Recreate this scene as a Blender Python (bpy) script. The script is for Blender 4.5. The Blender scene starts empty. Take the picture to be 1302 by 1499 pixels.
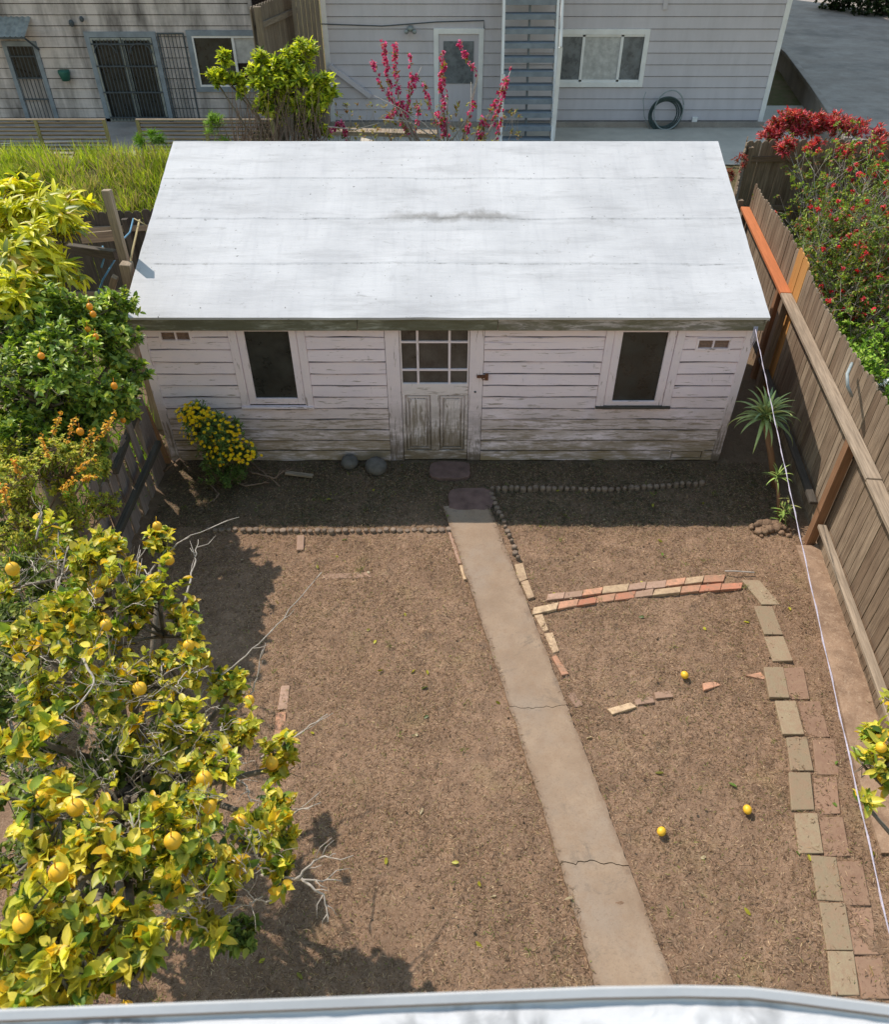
import bpy, math, random
import numpy as np
from mathutils import Vector, Matrix, noise, Quaternion
random.seed(7); RNG=np.random.default_rng(7)
S=bpy.context.scene; COL=S.collection
V=Vector
# ------------------------------------------------------------------ camera numbers (used to turn measured picture points into metres)
F=1118.0; TH=math.radians(40.9); CT,ST=math.cos(TH),math.sin(TH); H=6.2
def ray(px,py):
    X=(px-651)/F; Y=(py-749.5)/F
    return X,CT-Y*ST,-ST-Y*CT
def Z(px,py,z=0.):
    r=ray(px,py); t=(z-H)/r[2]; return V((r[0]*t,r[1]*t,z))
def Y(px,py,y):
    r=ray(px,py); t=y/r[1]; return V((r[0]*t,y,H+r[2]*t))
# ------------------------------------------------------------------ object helpers
def tag(o,label=None,cat=None,group=None,kind=None):
    if label: o['label']=label
    if cat: o['category']=cat
    if group: o['group']=group
    if kind: o['kind']=kind
    return o
def thing(name,label,cat,loc=(0,0,0),group=None):
    o=bpy.data.objects.new(name,None); COL.objects.link(o); o.location=loc; o.empty_display_size=.1
    return tag(o,label,cat,group)
def link(name,me,m,parent=None,bevel=0,smooth=False,segs=1):
    o=bpy.data.objects.new(name,me); COL.objects.link(o)
    if m: me.materials.append(m)
    if smooth: me.shade_smooth()
    if parent is not None:
        o.parent=parent; o.matrix_parent_inverse=parent_world(parent).inverted()
    if bevel:
        b=o.modifiers.new('edge','BEVEL'); b.width=bevel; b.segments=segs; b.limit_method='ANGLE'; b.angle_limit=math.radians(40)
    return o
def parent_world(p):
    m=Matrix.Identity(4); q=p; ch=[]
    while q is not None: ch.append(q); q=q.parent
    for q in reversed(ch): m=m@q.matrix_parent_inverse@Matrix.LocRotScale(q.location,q.rotation_euler,q.scale)
    return m
class MB:
    "collects boxes, boards and tubes; every vertex carries tc (length, width, depth + random offset) for wood grain"
    def __init__(s): s.v=[]; s.f=[]; s.tc=[]
    def add(s,vs,fs,tcs=None,rnd=None):
        b=len(s.v); s.v+= [tuple(v) for v in vs]; s.f+=[tuple(i+b for i in f) for f in fs]
        if rnd is None: rnd=random.uniform(0,50)
        if tcs is None: tcs=vs
        s.tc+=[(t[0]+rnd*3,t[1]+rnd,t[2]) for t in tcs]
    def box(s,c,dims,rot=None,rnd=None,taper=1.0):
        "dims along x,y,z of rot; grain along the longest side"
        c=V(c); hx,hy,hz=[d/2 for d in dims]; L=list(dims).index(max(dims)); o=[i for i in range(3) if i!=L]
        vs=[];tc=[]
        for sx in(-1,1):
            for sy in(-1,1):
                for sz in(-1,1):
                    p=V((sx*hx,sy*hy,sz*hz))
                    tc.append((p[L],p[o[0]],p[o[1]]))
                    vs.append(c+(rot@p if rot else p))
        s.add(vs,[(0,1,3,2),(4,6,7,5),(0,4,5,1),(2,3,7,6),(0,2,6,4),(1,5,7,3)],tc,rnd)
    def bx(s,x0,x1,y0,y1,z0,z1,rnd=None): s.box(((x0+x1)/2,(y0+y1)/2,(z0+z1)/2),(abs(x1-x0),abs(y1-y0),abs(z1-z0)),None,rnd)
    def beam(s,a,b,w,h,up=(0,0,1),rnd=None):
        a=V(a);b=V(b);d=b-a;L=d.length;x=d.normalized();y=V(up).cross(x)
        if y.length<1e-4: y=V((0,1,0)).cross(x)
        y.normalize();z=x.cross(y)
        s.box((a+b)/2,(L,w,h),Matrix((x,y,z)).transposed(),rnd)
    def picket(s,base,u,n,w,t,h,rnd=None,lean=0.):
        "dog-eared board: u along the fence, n its normal"
        base=V(base);u=V(u);n=V(n);e=w*.28
        pr=[(-w/2,0),(w/2,0),(w/2,h-e),(w/2-e,h),(-w/2+e,h),(-w/2,h-e)]
        vs=[];tc=[]
        for k in(0,1):
            for (a,z) in pr:
                vs.append(base+u*(a+lean*z)+V((0,0,z))+n*(t*k)); tc.append((z,a,t*k))
        s.add(vs,[(5,4,3,2,1,0),(6,7,8,9,10,11)]+[(i,(i+1)%6,6+(i+1)%6,6+i) for i in range(6)],tc,rnd)
    def tube(s,pts,r,n=6,cap=True,rnd=None):
        pts=[V(p) for p in pts]; m=len(pts)
        if not hasattr(r,'__len__'): r=[r]*m
        vs=[];tc=[];fs=[];ref=None;L=0
        for i,p in enumerate(pts):
            d=(pts[min(i+1,m-1)]-pts[max(i-1,0)])
            if d.length<1e-6: d=V((0,0,1))
            d.normalize()
            if ref is None: ref=d.orthogonal().normalized()
            ref=(ref-d*ref.dot(d))
            if ref.length<1e-5: ref=d.orthogonal()
            ref.normalize(); bi=d.cross(ref)
            if i: L+=(p-pts[i-1]).length
            for k in range(n):
                a=2*math.pi*k/n
                vs.append(p+(ref*math.cos(a)+bi*math.sin(a))*r[i]); tc.append((L,k*.02,0))
        for i in range(m-1):
            for k in range(n):
                k2=(k+1)%n; fs.append((i*n+k,i*n+k2,(i+1)*n+k2,(i+1)*n+k))
        if cap: fs+= [tuple(range(n-1,-1,-1)),tuple((m-1)*n+k for k in range(n))]
        s.add(vs,fs,tc,rnd)
    def ball(s,c,r,rz=None,seg=10,rings=6,jit=0):
        c=V(c); rz=rz or r; vs=[c+V((0,0,-rz))]
        for i in range(1,rings):
            a=math.pi*i/rings-math.pi/2
            for k in range(seg):
                q=1+random.uniform(-jit,jit); b=2*math.pi*k/seg
                vs.append(c+V((math.cos(a)*math.cos(b)*r*q,math.cos(a)*math.sin(b)*r*q,math.sin(a)*rz*q)))
        vs.append(c+V((0,0,rz))); fs=[]
        for k in range(seg): fs.append((0,1+(k+1)%seg,1+k)); t=len(vs)-1; o=1+(rings-2)*seg; fs.append((t,o+k,o+(k+1)%seg))
        for i in range(rings-2):
            for k in range(seg): a=1+i*seg; fs.append((a+k,a+(k+1)%seg,a+seg+(k+1)%seg,a+seg+k))
        s.add(vs,fs)
    def mesh(s,name):
        me=bpy.data.meshes.new(name); me.from_pydata(s.v,[],s.f); me.update()
        a=me.attributes.new('tc','FLOAT_VECTOR','POINT'); a.data.foreach_set('vector',np.array(s.tc,dtype=np.float32).ravel())
        return me
    def build(s,name,m,parent=None,bevel=0,smooth=False,segs=1):
        return link(name,s.mesh(name),m,parent,bevel,smooth,segs)
# ------------------------------------------------------------------ materials
def srgb(r,g,b):
    f=lambda c:(c/255/12.92 if c/255<=.04045 else ((c/255+.055)/1.055)**2.4)
    return (f(r),f(g),f(b))
class N:
    def __init__(s,name):
        s.m=bpy.data.materials.new(name); s.m.use_nodes=True; s.t=s.m.node_tree; s.t.nodes.clear()
        s.out=s.n('ShaderNodeOutputMaterial'); s.b=s.n('ShaderNodeBsdfPrincipled'); s.l(s.b.outputs[0],s.out.inputs[0])
    def n(s,t,**k):
        n=s.t.nodes.new(t)
        for a,v in k.items(): setattr(n,a,v)
        return n
    def l(s,a,b): s.t.links.new(a,b)
    def coord(s,kind='obj',scale=(1,1,1)):
        if kind=='tc': o=s.n('ShaderNodeAttribute',attribute_name='tc').outputs['Vector']
        elif kind=='pos': o=s.n('ShaderNodeNewGeometry').outputs['Position']
        else: o=s.n('ShaderNodeTexCoord').outputs['Object']
        mp=s.n('ShaderNodeMapping'); mp.inputs['Scale'].default_value=scale; s.l(o,mp.inputs['Vector']); return mp.outputs[0]
    def noise(s,vec,scale,detail=6,rough=.6,dist=0):
        n=s.n('ShaderNodeTexNoise'); n.inputs['Scale'].default_value=scale; n.inputs['Detail'].default_value=detail
        n.inputs['Roughness'].default_value=rough; n.inputs['Distortion'].default_value=dist; s.l(vec,n.inputs['Vector']); return n.outputs['Fac']
    def ramp(s,fac,stops):
        r=s.n('ShaderNodeValToRGB'); e=r.color_ramp.elements
        while len(e)<len(stops): e.new(.5)
        for i,(p,c) in enumerate(stops):
            e[i].position=p; e[i].color=(c[0],c[1],c[2],1) if hasattr(c,'__len__') else (c,c,c,1)
        s.l(fac,r.inputs[0]); return r.outputs[0]
    def mix(s,f,a,b,mode='MIX'):
        m=s.n('ShaderNodeMix',data_type='RGBA',blend_type=mode)
        for j,v in((0,f),(6,a),(7,b)):
            inp=m.inputs[j]
            if hasattr(v,'links'): s.l(v,inp)
            elif hasattr(v,'__len__'): inp.default_value=(*v[:3],1)
            else: inp.default_value=v if j==0 else (v,v,v,1)
        return m.outputs[2]
    def math(s,op,a,b=0.):
        m=s.n('ShaderNodeMath',operation=op)
        for i,v in enumerate((a,b)):
            if hasattr(v,'links'): s.l(v,m.inputs[i])
            else: m.inputs[i].default_value=v
        return m.outputs[0]
    def bump(s,h,strength=.5,dist=.01,prev=None):
        b=s.n('ShaderNodeBump'); b.inputs['Strength'].default_value=strength; b.inputs['Distance'].default_value=dist
        s.l(h,b.inputs['Height'])
        if prev is not None: s.l(prev,b.inputs['Normal'])
        return b.outputs[0]
    def sep(s,vec):
        x=s.n('ShaderNodeSeparateXYZ'); s.l(vec,x.inputs[0]); return x.outputs
    def done(s,col=None,rough=.8,normal=None,spec=.3,metal=0):
        if col is not None:
            if hasattr(col,'links'): s.l(col,s.b.inputs['Base Color'])
            else: s.b.inputs['Base Color'].default_value=(*col,1)
        if hasattr(rough,'links'): s.l(rough,s.b.inputs['Roughness'])
        else: s.b.inputs['Roughness'].default_value=rough
        s.b.inputs['Specular IOR Level'].default_value=spec; s.b.inputs['Metallic'].default_value=metal
        if normal is not None: s.l(normal,s.b.inputs['Normal'])
        return s.m
def plain(name,col,rough=.7,var=.25,scale=8,bump=.3,spec=.3,metal=0,coord='obj'):
    k=N(name); v=k.coord(coord); f=k.noise(v,scale); c=k.mix(k.ramp(f,[(.3,0.),(.7,1.)]),tuple(x*(1-var) for x in col),tuple(min(1,x*(1+var)) for x in col))
    return k.done(c,rough,k.bump(k.noise(v,scale*6),bump,.004),spec,metal)
def wood(name,a,b,dark=.5,streak=1.0,rough=.85,grey=None):
    "weathered boards: per-board shade, long grain, dark stains, knots"
    k=N(name); v=k.coord('tc',(1,1,1)); g=k.coord('tc',(2.5,45,45)); s2=k.coord('tc',(1.2,6,6)); pb=k.coord('tc',(.15,.6,.01))
    grain=k.noise(g,1.0,8,.65,.6); st=k.noise(s2,1.5,6,.6); board=k.noise(pb,1.0,2,.5)
    c=k.mix(k.ramp(board,[(.3,0.),(.7,1.)]),a,b)
    c=k.mix(k.ramp(grain,[(.35,.55*streak),(.6,0.)]),c,tuple(x*dark*.5 for x in a))
    c=k.mix(k.ramp(st,[(.42,.0),(.7,.55)]),c,tuple(x*dark for x in a))
    if grey: c=k.mix(k.ramp(k.noise(v,3,5),[(.5,0.),(.7,.7)]),c,grey)
    return k.done(c,rough,k.bump(grain,.5,.006),.2)
def painted_boards(name,paint,bare,grime,z0=0.,peel=1.0):
    "old paint that peels and gets dirtier towards the ground"
    k=N(name); p=k.coord('pos'); g=k.coord('tc',(1.6,14,14)); fine=k.coord('tc',(6,60,60))
    hz=k.math('SUBTRACT',k.sep(p)[2],z0)
    low=k.n('ShaderNodeMapRange'); k.l(hz,low.inputs[0]); low.inputs[1].default_value=1.15; low.inputs[2].default_value=.0; low.inputs[3].default_value=0; low.inputs[4].default_value=1
    n1=k.noise(g,2.2,9,.68,.5); n2=k.noise(p,2.3,7,.65); n3=k.noise(fine,1.5,6,.6)
    th=k.math('ADD',n1,k.math('MULTIPLY',low.outputs[0],.17*peel))
    pm=k.ramp(th,[(.60,0.),(.66,.75)])
    c=k.mix(k.ramp(k.noise(k.coord('tc',(.3,.9,.02)),1.2,2),[(.3,0.),(.7,1.)]),tuple(x*.93 for x in paint),paint)
    c=k.mix(k.ramp(n2,[(.45,0.),(.7,.35)]),c,(paint[0]*.72,paint[1]*.76,paint[2]*.88))
    c=k.mix(pm,c,k.mix(n3,bare,tuple(x*.45 for x in bare)))
    gm=k.math('MULTIPLY',k.math('POWER',low.outputs[0],1.15),k.ramp(k.noise(k.coord('pos',(.7,1,2.2)),2.6,8,.7),[(.36,.1),(.54,1.)]))
    c=k.mix(gm,c,grime)
    c=k.mix(k.ramp(k.noise(k.coord('pos',(1,1,.4)),9,8,.75),[(.62,0.),(.74,.55)]),c,tuple(x*.5 for x in grime))
    nb=k.bump(pm,-.35,.004); return k.done(c,.75,k.bump(n3,.4,.004,nb),.25)
def leafmat(name,trans=.40,rough=.42,spec=.5):
    k=N(name); at=k.n('ShaderNodeAttribute',attribute_name='Col').outputs['Color']; v=k.coord('pos')
    c=k.mix(k.ramp(k.noise(v,35,4),[(.3,.0),(.7,.35)]),at,k.mix(1.,at,(.45,.5,.35),'MULTIPLY'))
    k.done(c,rough,None,spec)
    tr=k.n('ShaderNodeBsdfTranslucent'); k.l(k.mix(1.,c,(1.2,1.25,.5),'MULTIPLY'),tr.inputs[0]); mx=k.n('ShaderNodeMixShader'); mx.inputs[0].default_value=trans
    k.l(k.b.outputs[0],mx.inputs[1]); k.l(tr.outputs[0],mx.inputs[2]); k.l(mx.outputs[0],k.out.inputs[0]); return k.m
def glassmat(name,col,rough=.12):
    k=N(name); v=k.coord('pos'); c=k.mix(k.ramp(k.noise(v,3,6,.7),[(.35,0.),(.7,1.)]),col,tuple(x*2.2+.01 for x in col))
    c=k.mix(k.ramp(k.noise(v,60,3),[(.6,0.),(.8,.5)]),c,tuple(x*3+.02 for x in col))
    return k.done(c,k.ramp(k.noise(v,6,4),[(.3,rough),(.7,rough+.3)]),None,.5)
mt={}
mt['paint']=painted_boards('shed_paint',(.97,.825,.875),(.42,.33,.26),(.30,.225,.14),peel=.9)
mt['trim']=painted_boards('shed_trim_paint',(.96,.83,.88),(.34,.26,.21),(.17,.13,.10),peel=.8)
mt['door']=painted_boards('shed_door_paint',(.94,.84,.86),(.36,.29,.23),(.22,.17,.12),z0=.1,peel=1.1)
mt['fasciaL']=painted_boards('fascia_moss',(.42,.42,.36),(.22,.21,.14),(.13,.125,.085),z0=1.9,peel=1.0)
mt['fasciaR']=painted_boards('fascia_paint',(.60,.54,.55),(.20,.19,.14),(.16,.15,.10),z0=1.9,peel=.9)
mt['dark']=plain('dark_gap',(.045,.032,.026),.95)
mt['ventmesh']=plain('rusty_vent_mesh',(.40,.26,.20),.9,.3,30)
mt['glass']=glassmat('dusty_dark_glass',(.020,.021,.019),.2)
mt['glass_door']=glassmat('door_glass',(.055,.047,.042),.25)
mt['glass_blue']=glassmat('window_glass',(.10,.11,.12),.15)
mt['curtain']=plain('window_blind',(.5,.5,.5),.8)
mt['soil_brick']=None
mt['greysiding']=None
def siding(name,col,stain=.15):
    k=N(name); p=k.coord('pos'); g=k.coord('tc',(.8,9,9))
    c=k.mix(k.ramp(k.noise(k.coord('tc',(.1,.8,.01)),1.,2),[(.3,0.),(.7,1.)]),tuple(x*.93 for x in col),col)
    c=k.mix(k.ramp(k.noise(k.coord('pos',(1.5,1,.35)),1.6,7,.65),[(.42,0.),(.78,stain*3)]),c,(.045,.042,.04))
    c=k.mix(k.ramp(k.noise(g,2.,6,.7),[(.5,0.),(.8,stain)]),c,tuple(x*.4 for x in col))
    return k.done(c,.7,k.bump(k.noise(g,8.,5),.3,.004),.25)
mt['greysiding']=siding('grey_siding',(.62,.59,.64),.06)
mt['oldsiding']=siding('stained_siding',(.64,.58,.57),.36)
mt['bluegrey']=plain('blue_grey_paint',(.24,.28,.33),.6,.2,5)
mt['whitetrim']=plain('white_trim',(.82,.82,.83),.55,.08,4)
mt['wood_old']=wood('weathered_fence_wood',(.18,.12,.08),(.42,.33,.24),.5)
mt['wood_rail']=wood('weathered_rail_wood',(.36,.28,.205),(.42,.34,.26),.5)
mt['wood_new']=wood('new_redwood',(.56,.20,.085),(.50,.17,.07),.7,.6)
mt['wood_cedar']=wood('new_cedar',(.62,.33,.11),(.55,.26,.085),.7,.6)
mt['wood_brown']=wood('brown_post_wood',(.34,.19,.105),(.30,.16,.09),.6,.8)
mt['wood_pink']=wood('faded_pinkish_plank',(.27,.21,.19),(.36,.30,.28),.5,.9)
mt['wood_dark']=wood('dark_mossy_wood',(.085,.078,.065),(.12,.10,.085),.5)
mt['wood_tall']=wood('tall_fence_wood',(.24,.19,.145),(.34,.28,.22),.6)
mt['wood_yel']=wood('yellow_weathered_lath',(.36,.32,.17),(.42,.36,.2),.5)
mt['bark']=plain('citrus_bark',(.17,.145,.115),.9,.35,14,.8)
mt['twig']=plain('dry_twig',(.42,.375,.33),.9,.3,20,.4)
mt['twigbrown']=plain('brown_twig',(.24,.165,.12),.9,.3,20,.4)
mt['leaf']=leafmat('citrus_leaf'); mt['leaf2']=leafmat('matte_leaf',.3,.6,.3); mt['petal']=leafmat('petal',.25,.6,.2); mt['grass']=leafmat('grass_blade',.4,.6,.3); mt['aloe']=leafmat('succulent_leaf',.08,.45,.4)
mt['lemon']=plain('lemon_peel',(.86,.50,.035),.42,.1,4,.5,.45); mt['orange']=plain('ripe_orange_peel',(.85,.33,.02),.42,.12,4,.5,.45)
mt['cord']=plain('cord',(.46,.42,.50),.8,.2,60)
mt['metal']=plain('galvanised_metal',(.30,.33,.33),.5,.3,7,.3,.5,.3); mt['rust']=plain('rusty_iron',(.16,.07,.04),.85,.4,40)
mt['hose']=plain('hose_rubber',(.06,.09,.09),.5,.3,10); mt['hose_lt']=plain('pale_hose_rubber',(.30,.34,.35),.5,.2,10)
mt['blue']=plain('blue_rope',(.10,.25,.38),.7,.2,10); mt['greenpot']=plain('green_plastic',(.03,.13,.10),.5,.2)
mt['iron']=plain('painted_iron',(.075,.09,.105),.6,.2)
# shed roof: white rolled roofing with seams, brush streaks and dirt
k=N('white_roof_coating'); p=k.coord('obj'); st=k.coord('obj',(.5,3.2,1)); st2=k.coord('obj',(6,.5,1))
c=k.mix(k.ramp(k.noise(p,.9,5,.6),[(.35,0.),(.7,1.)]),(.60,.605,.63),(.49,.495,.52))
c=k.mix(k.ramp(k.noise(st,1.6,8,.7),[(.5,0.),(.75,.45)]),c,(.27,.27,.28))
c=k.mix(k.ramp(k.noise(st2,2.2,6,.65),[(.50,0.),(.85,.28)]),c,(.33,.34,.375))
c=k.mix(k.ramp(k.noise(p,5,9,.78),[(.60,0.),(.72,.6)]),c,(.25,.24,.23))
c=k.mix(k.ramp(k.noise(st,4.5,9,.75,1.),[(.60,0.),(.70,.55)]),c,(.30,.295,.29))
c=k.mix(k.ramp(k.noise(p,22,3,.6),[(.70,0.),(.73,.85)]),c,(.10,.10,.095))
xyz=k.sep(k.coord('pos')); wn=k.noise(k.coord('pos',(1.5,1,1)),2.2,6,.7)
dx=k.math('ABSOLUTE',k.math('SUBTRACT',xyz[0],.15)); dy=k.math('ABSOLUTE',k.math('SUBTRACT',k.math('ADD',xyz[1],k.math('MULTIPLY',wn,.35)),9.93))
sm=k.math('MULTIPLY',k.ramp(dx,[(.5,1.),(1.,0.)]),k.ramp(dy,[(.015,.75),(.11,0.)]))
c=k.mix(sm,c,k.mix(k.noise(p,20,6,.7),(.34,.33,.32),(.12,.115,.11)))
dash=k.ramp(k.noise(k.coord('pos',(2.2,.2,.2)),2.0,8,.8),[(.50,.0),(.66,.7)])
wob=k.math('MULTIPLY',k.math('SUBTRACT',k.noise(k.coord('pos',(.9,.1,.1)),1.2,3),.5),.07)
for ys in(8.94,9.72,10.47):
    dd=k.math('ABSOLUTE',k.math('SUBTRACT',k.math('ADD',xyz[1],wob),ys))
    c=k.mix(k.math('MULTIPLY',k.ramp(dd,[(.004,1.),(.013,0.)]),dash),c,(.14,.135,.13))
for xs,y0_,y1_ in((-1.12,10.55,11.1),(2.05,10.5,11.15),(3.05,9.9,10.4)):
    dd=k.math('ABSOLUTE',k.math('SUBTRACT',k.math('ADD',xyz[0],wob),xs)); iny=k.math('MULTIPLY',k.math('GREATER_THAN',xyz[1],y0_),k.math('LESS_THAN',xyz[1],y1_))
    c=k.mix(k.math('MULTIPLY',k.math('MULTIPLY',k.ramp(dd,[(.005,.5),(.014,0.)]),iny),dash),c,(.22,.22,.22))
c=k.mix(k.ramp(k.math('ADD',k.noise(k.coord('pos',(1,1,.2)),4,9,.8),k.math('MULTIPLY',k.ramp(xyz[1],[(.0,0.),(1.,0.)]),0.)),[(.58,0.),(.72,.35)]),c,(.30,.30,.30))
mt['roof']=k.done(c,.85,k.bump(k.noise(st,3,8,.7),.5,.012,k.bump(k.noise(p,40,3),.2,.003)),.08)
# near roof (parapet): lumpy coating with dark blotches
k=N('lumpy_roof_coating'); p=k.coord('obj')
f=k.noise(p,26,7,.68,.9); c=k.mix(k.ramp(f,[(.36,0.),(.54,1.)]),(.58,.58,.60),(.09,.095,.10))
big=k.ramp(k.noise(p,4.,4),[(.44,.0),(.58,.95)]); c=k.mix(big,(.58,.59,.61),c)
mt['parapet']=k.done(c,.6,k.bump(f,.35,.008),.1)
mt['lip']=plain('grey_white_lip',(.46,.475,.50),.45,.12,3,.3,.4)
# ------------------------------------------------------------------ ground
def smooth(t): t=max(0,min(1,t)); return t*t*(3-2*t)
def gz(x,y): return 1.15*smooth((y-13.3)/3.6)
k=N('soil'); p=k.coord('pos')
n_b=k.noise(p,.7,5,.6); n_m=k.noise(p,6,8,.7); n_f=k.noise(p,34,9,.8); n_s=k.noise(k.coord('pos',(1,1,1)),95,5,.75,1.5)
soil=k.mix(k.ramp(n_b,[(.35,0.),(.65,1.)]),(.285,.177,.115),(.375,.242,.162))
soil=k.mix(k.ramp(n_m,[(.35,.75),(.58,0.)]),soil,(.21,.135,.088))
soil=k.mix(k.ramp(n_f,[(.50,0.),(.68,.7)]),soil,(.44,.32,.225))
soil=k.mix(k.ramp(n_f,[(.30,.85),(.44,0.)]),soil,(.12,.078,.05))
soil=k.mix(k.ramp(n_s,[(.36,.85),(.48,0.)]),soil,(.13,.082,.052)); soil=k.mix(k.ramp(n_s,[(.54,0.),(.66,.6)]),soil,(.56,.42,.30))
soil=k.mix(k.ramp(k.noise(p,1.6,6,.7),[(.56,0.),(.72,.28)]),soil,(.24,.22,.085))
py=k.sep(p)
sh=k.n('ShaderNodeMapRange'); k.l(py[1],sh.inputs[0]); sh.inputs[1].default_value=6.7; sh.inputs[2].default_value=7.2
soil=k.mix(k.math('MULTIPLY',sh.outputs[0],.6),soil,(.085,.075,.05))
gx=k.math('ADD',k.math('GREATER_THAN',py[1],12.3),k.math('GREATER_THAN',k.math('SUBTRACT',py[0],k.math('MULTIPLY',py[1],.13)),3.62))
grasscol=k.mix(n_m,(.05,.075,.02),(.12,.13,.045))
soil=k.mix(k.math('MINIMUM',gx,.7),soil,grasscol)
soil=k.mix(k.ramp(k.noise(p,3.2,9,.72,.4),[(.40,.55),(.56,0.)]),soil,(.20,.13,.088))
b1=k.bump(n_m,.9,.035); b2=k.bump(n_f,.9,.015,b1)
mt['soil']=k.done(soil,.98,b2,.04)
def ground():
    xs=np.concatenate([[-300,-120,-50,-25,-14],np.arange(-9,-4.2,.25),np.arange(-4.2,5.2,.045),np.arange(5.2,12,.25),[15,25,50,120,300]])
    ys=np.concatenate([[-300,-100,-30,-10,-3],np.arange(0,1.6,.2),np.arange(1.6,8.5,.045),np.arange(8.5,20,.25),[22,26,35,60,120,300]])
    nx,ny=len(xs),len(ys); vs=[]
    for yy in ys:
        for xx in xs:
            z=gz(xx,yy)
            if -4.3<xx<5.3 and 1.3<yy<8.6:
                q=V((xx,yy,0)); d=noise.noise(q*1.1)*.022+noise.noise(q*4.3)*.014+noise.noise(q*13)*.012+noise.noise(q*31)*.007
                d+=max(0,noise.noise(q*7+V((9,4,2)))-.35)*.09
                # smooth beside the walk and pavers
                z+=d-.022
            vs.append((xx,yy,z))
    fs=[(j*nx+i,j*nx+i+1,(j+1)*nx+i+1,(j+1)*nx+i) for j in range(ny-1) for i in range(nx-1)]
    me=bpy.data.meshes.new('ground'); me.from_pydata(vs,[],fs); me.update()
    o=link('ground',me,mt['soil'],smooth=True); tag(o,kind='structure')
ground()
# ------------------------------------------------------------------ leaf engine
def leaves(name,P,D,U,L,W,C,m,parent=None,droop=.25,fold=.22,label=None):
    "P base points, D directions, U up hints, L lengths, W widths, C colours"
    P=np.asarray(P,float);D=np.asarray(D,float);U=np.asarray(U,float);L=np.asarray(L,float)[:,None];W=np.asarray(W,float)[:,None];C=np.asarray(C,float)
    n=len(P); D/=np.linalg.norm(D,axis=1,keepdims=True)+1e-9
    R=np.cross(D,U);R/=np.linalg.norm(R,axis=1,keepdims=True)+1e-9; U=np.cross(R,D)
    dr=(droop*(.5+RNG.random((n,1))));fo=fold*(.4+1.2*RNG.random((n,1)))
    def pt(t,w,up): return P+D*L*t+R*W*w+U*(up*W-dr*L*t*t)
    if n<14000: st=[(.15,.30),(.42,.5),(.72,.40),(.9,.2)]
    else: st=[(.3,.5),(.72,.4)]
    z0=0*fo; rows=[P]
    for (tt,w) in st: rows+=[pt(tt,w,fo),pt(tt+.02,0,z0),pt(tt,-w,fo)]
    rows.append(pt(1,0,z0)); K=len(rows); ns_=len(st)
    Vv=np.stack(rows,1).reshape(-1,3); e=3*(ns_-1)
    base=np.array([[0,1,2],[0,2,3],[e+1,K-1,e+2],[e+2,K-1,e+3]])
    quad=np.array([q for i in range(ns_-1) for q in([3*i+1,3*i+4,3*i+5,3*i+2],[3*i+2,3*i+5,3*i+6,3*i+3])])
    off=(np.arange(n)*K)[:,None,None]
    tri=(base[None]+off).reshape(-1,3);qd=(quad[None]+off).reshape(-1,4)
    me=bpy.data.meshes.new(name); nt,nq=len(tri),len(qd)
    me.vertices.add(len(Vv));me.vertices.foreach_set('co',Vv.ravel().astype(np.float32))
    me.loops.add(nt*3+nq*4);me.loops.foreach_set('vertex_index',np.concatenate([tri.ravel(),qd.ravel()]).astype(np.int32))
    me.polygons.add(nt+nq)
    ls=np.concatenate([np.arange(nt)*3,nt*3+np.arange(nq)*4]).astype(np.int32)
    me.polygons.foreach_set('loop_start',ls)
    me.update(calc_edges=True);me.validate()
    a=me.attributes.new('Col','FLOAT_COLOR','POINT')
    cc=np.concatenate([np.repeat(C,K,axis=0),np.ones((n*K,1))],1); a.data.foreach_set('color',cc.ravel().astype(np.float32))
    o=link(name,me,m,parent,smooth=True)
    if label: o['label']=label
    return o
def unit(n):
    v=RNG.normal(size=(n,3));return v/np.linalg.norm(v,axis=1,keepdims=True)
def pick(cols,n,var=.15):
    "cols: list of (weight,colour)"
    w=np.array([c[0] for c in cols],float);w/=w.sum();i=RNG.choice(len(cols),n,p=w);c=np.array([c[1] for c in cols])[i]
    return np.clip(c*(1+RNG.normal(0,var,(n,1))),.005,1)
def rosettes(tips,dirs,n,L,W,cols,spread=.06,tilt=.75,var=.15,clump=None):
    "leaf arrays for a bunch of leaves round every twig tip"
    P=[];D=[];U=[];LL=[];WW=[];C=[]
    for ti,(t,d) in enumerate(zip(tips,dirs)):
        k=max(2,int(n*random.uniform(.6,1.4))); d=np.array(d)/np.linalg.norm(d)
        r=unit(k); out=r-(r@d)[:,None]*d; out/=np.linalg.norm(out,axis=1,keepdims=True)+1e-9
        tl=tilt+RNG.normal(0,.25,k); dd=out*tl[:,None]+d*(1-.55*tl)[:,None]
        along=RNG.random(k)*spread
        P.append(np.array(t)-d*along[:,None]);D.append(dd)
        U.append(d+np.array([-.15,.15,.7])+RNG.normal(0,.35,(k,3)))
        s=random.uniform(.75,1.2); LL.append(L*s*(.6+.6*RNG.random(k)));WW.append(W*s*(.7+.5*RNG.random(k)))
        cc=pick(cols(t) if callable(cols) else cols,k,var); 
        cc=cc*random.uniform(.8,1.2); C.append(cc)
    return [np.concatenate(a) for a in (P,D,U,LL,WW,C)]
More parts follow.
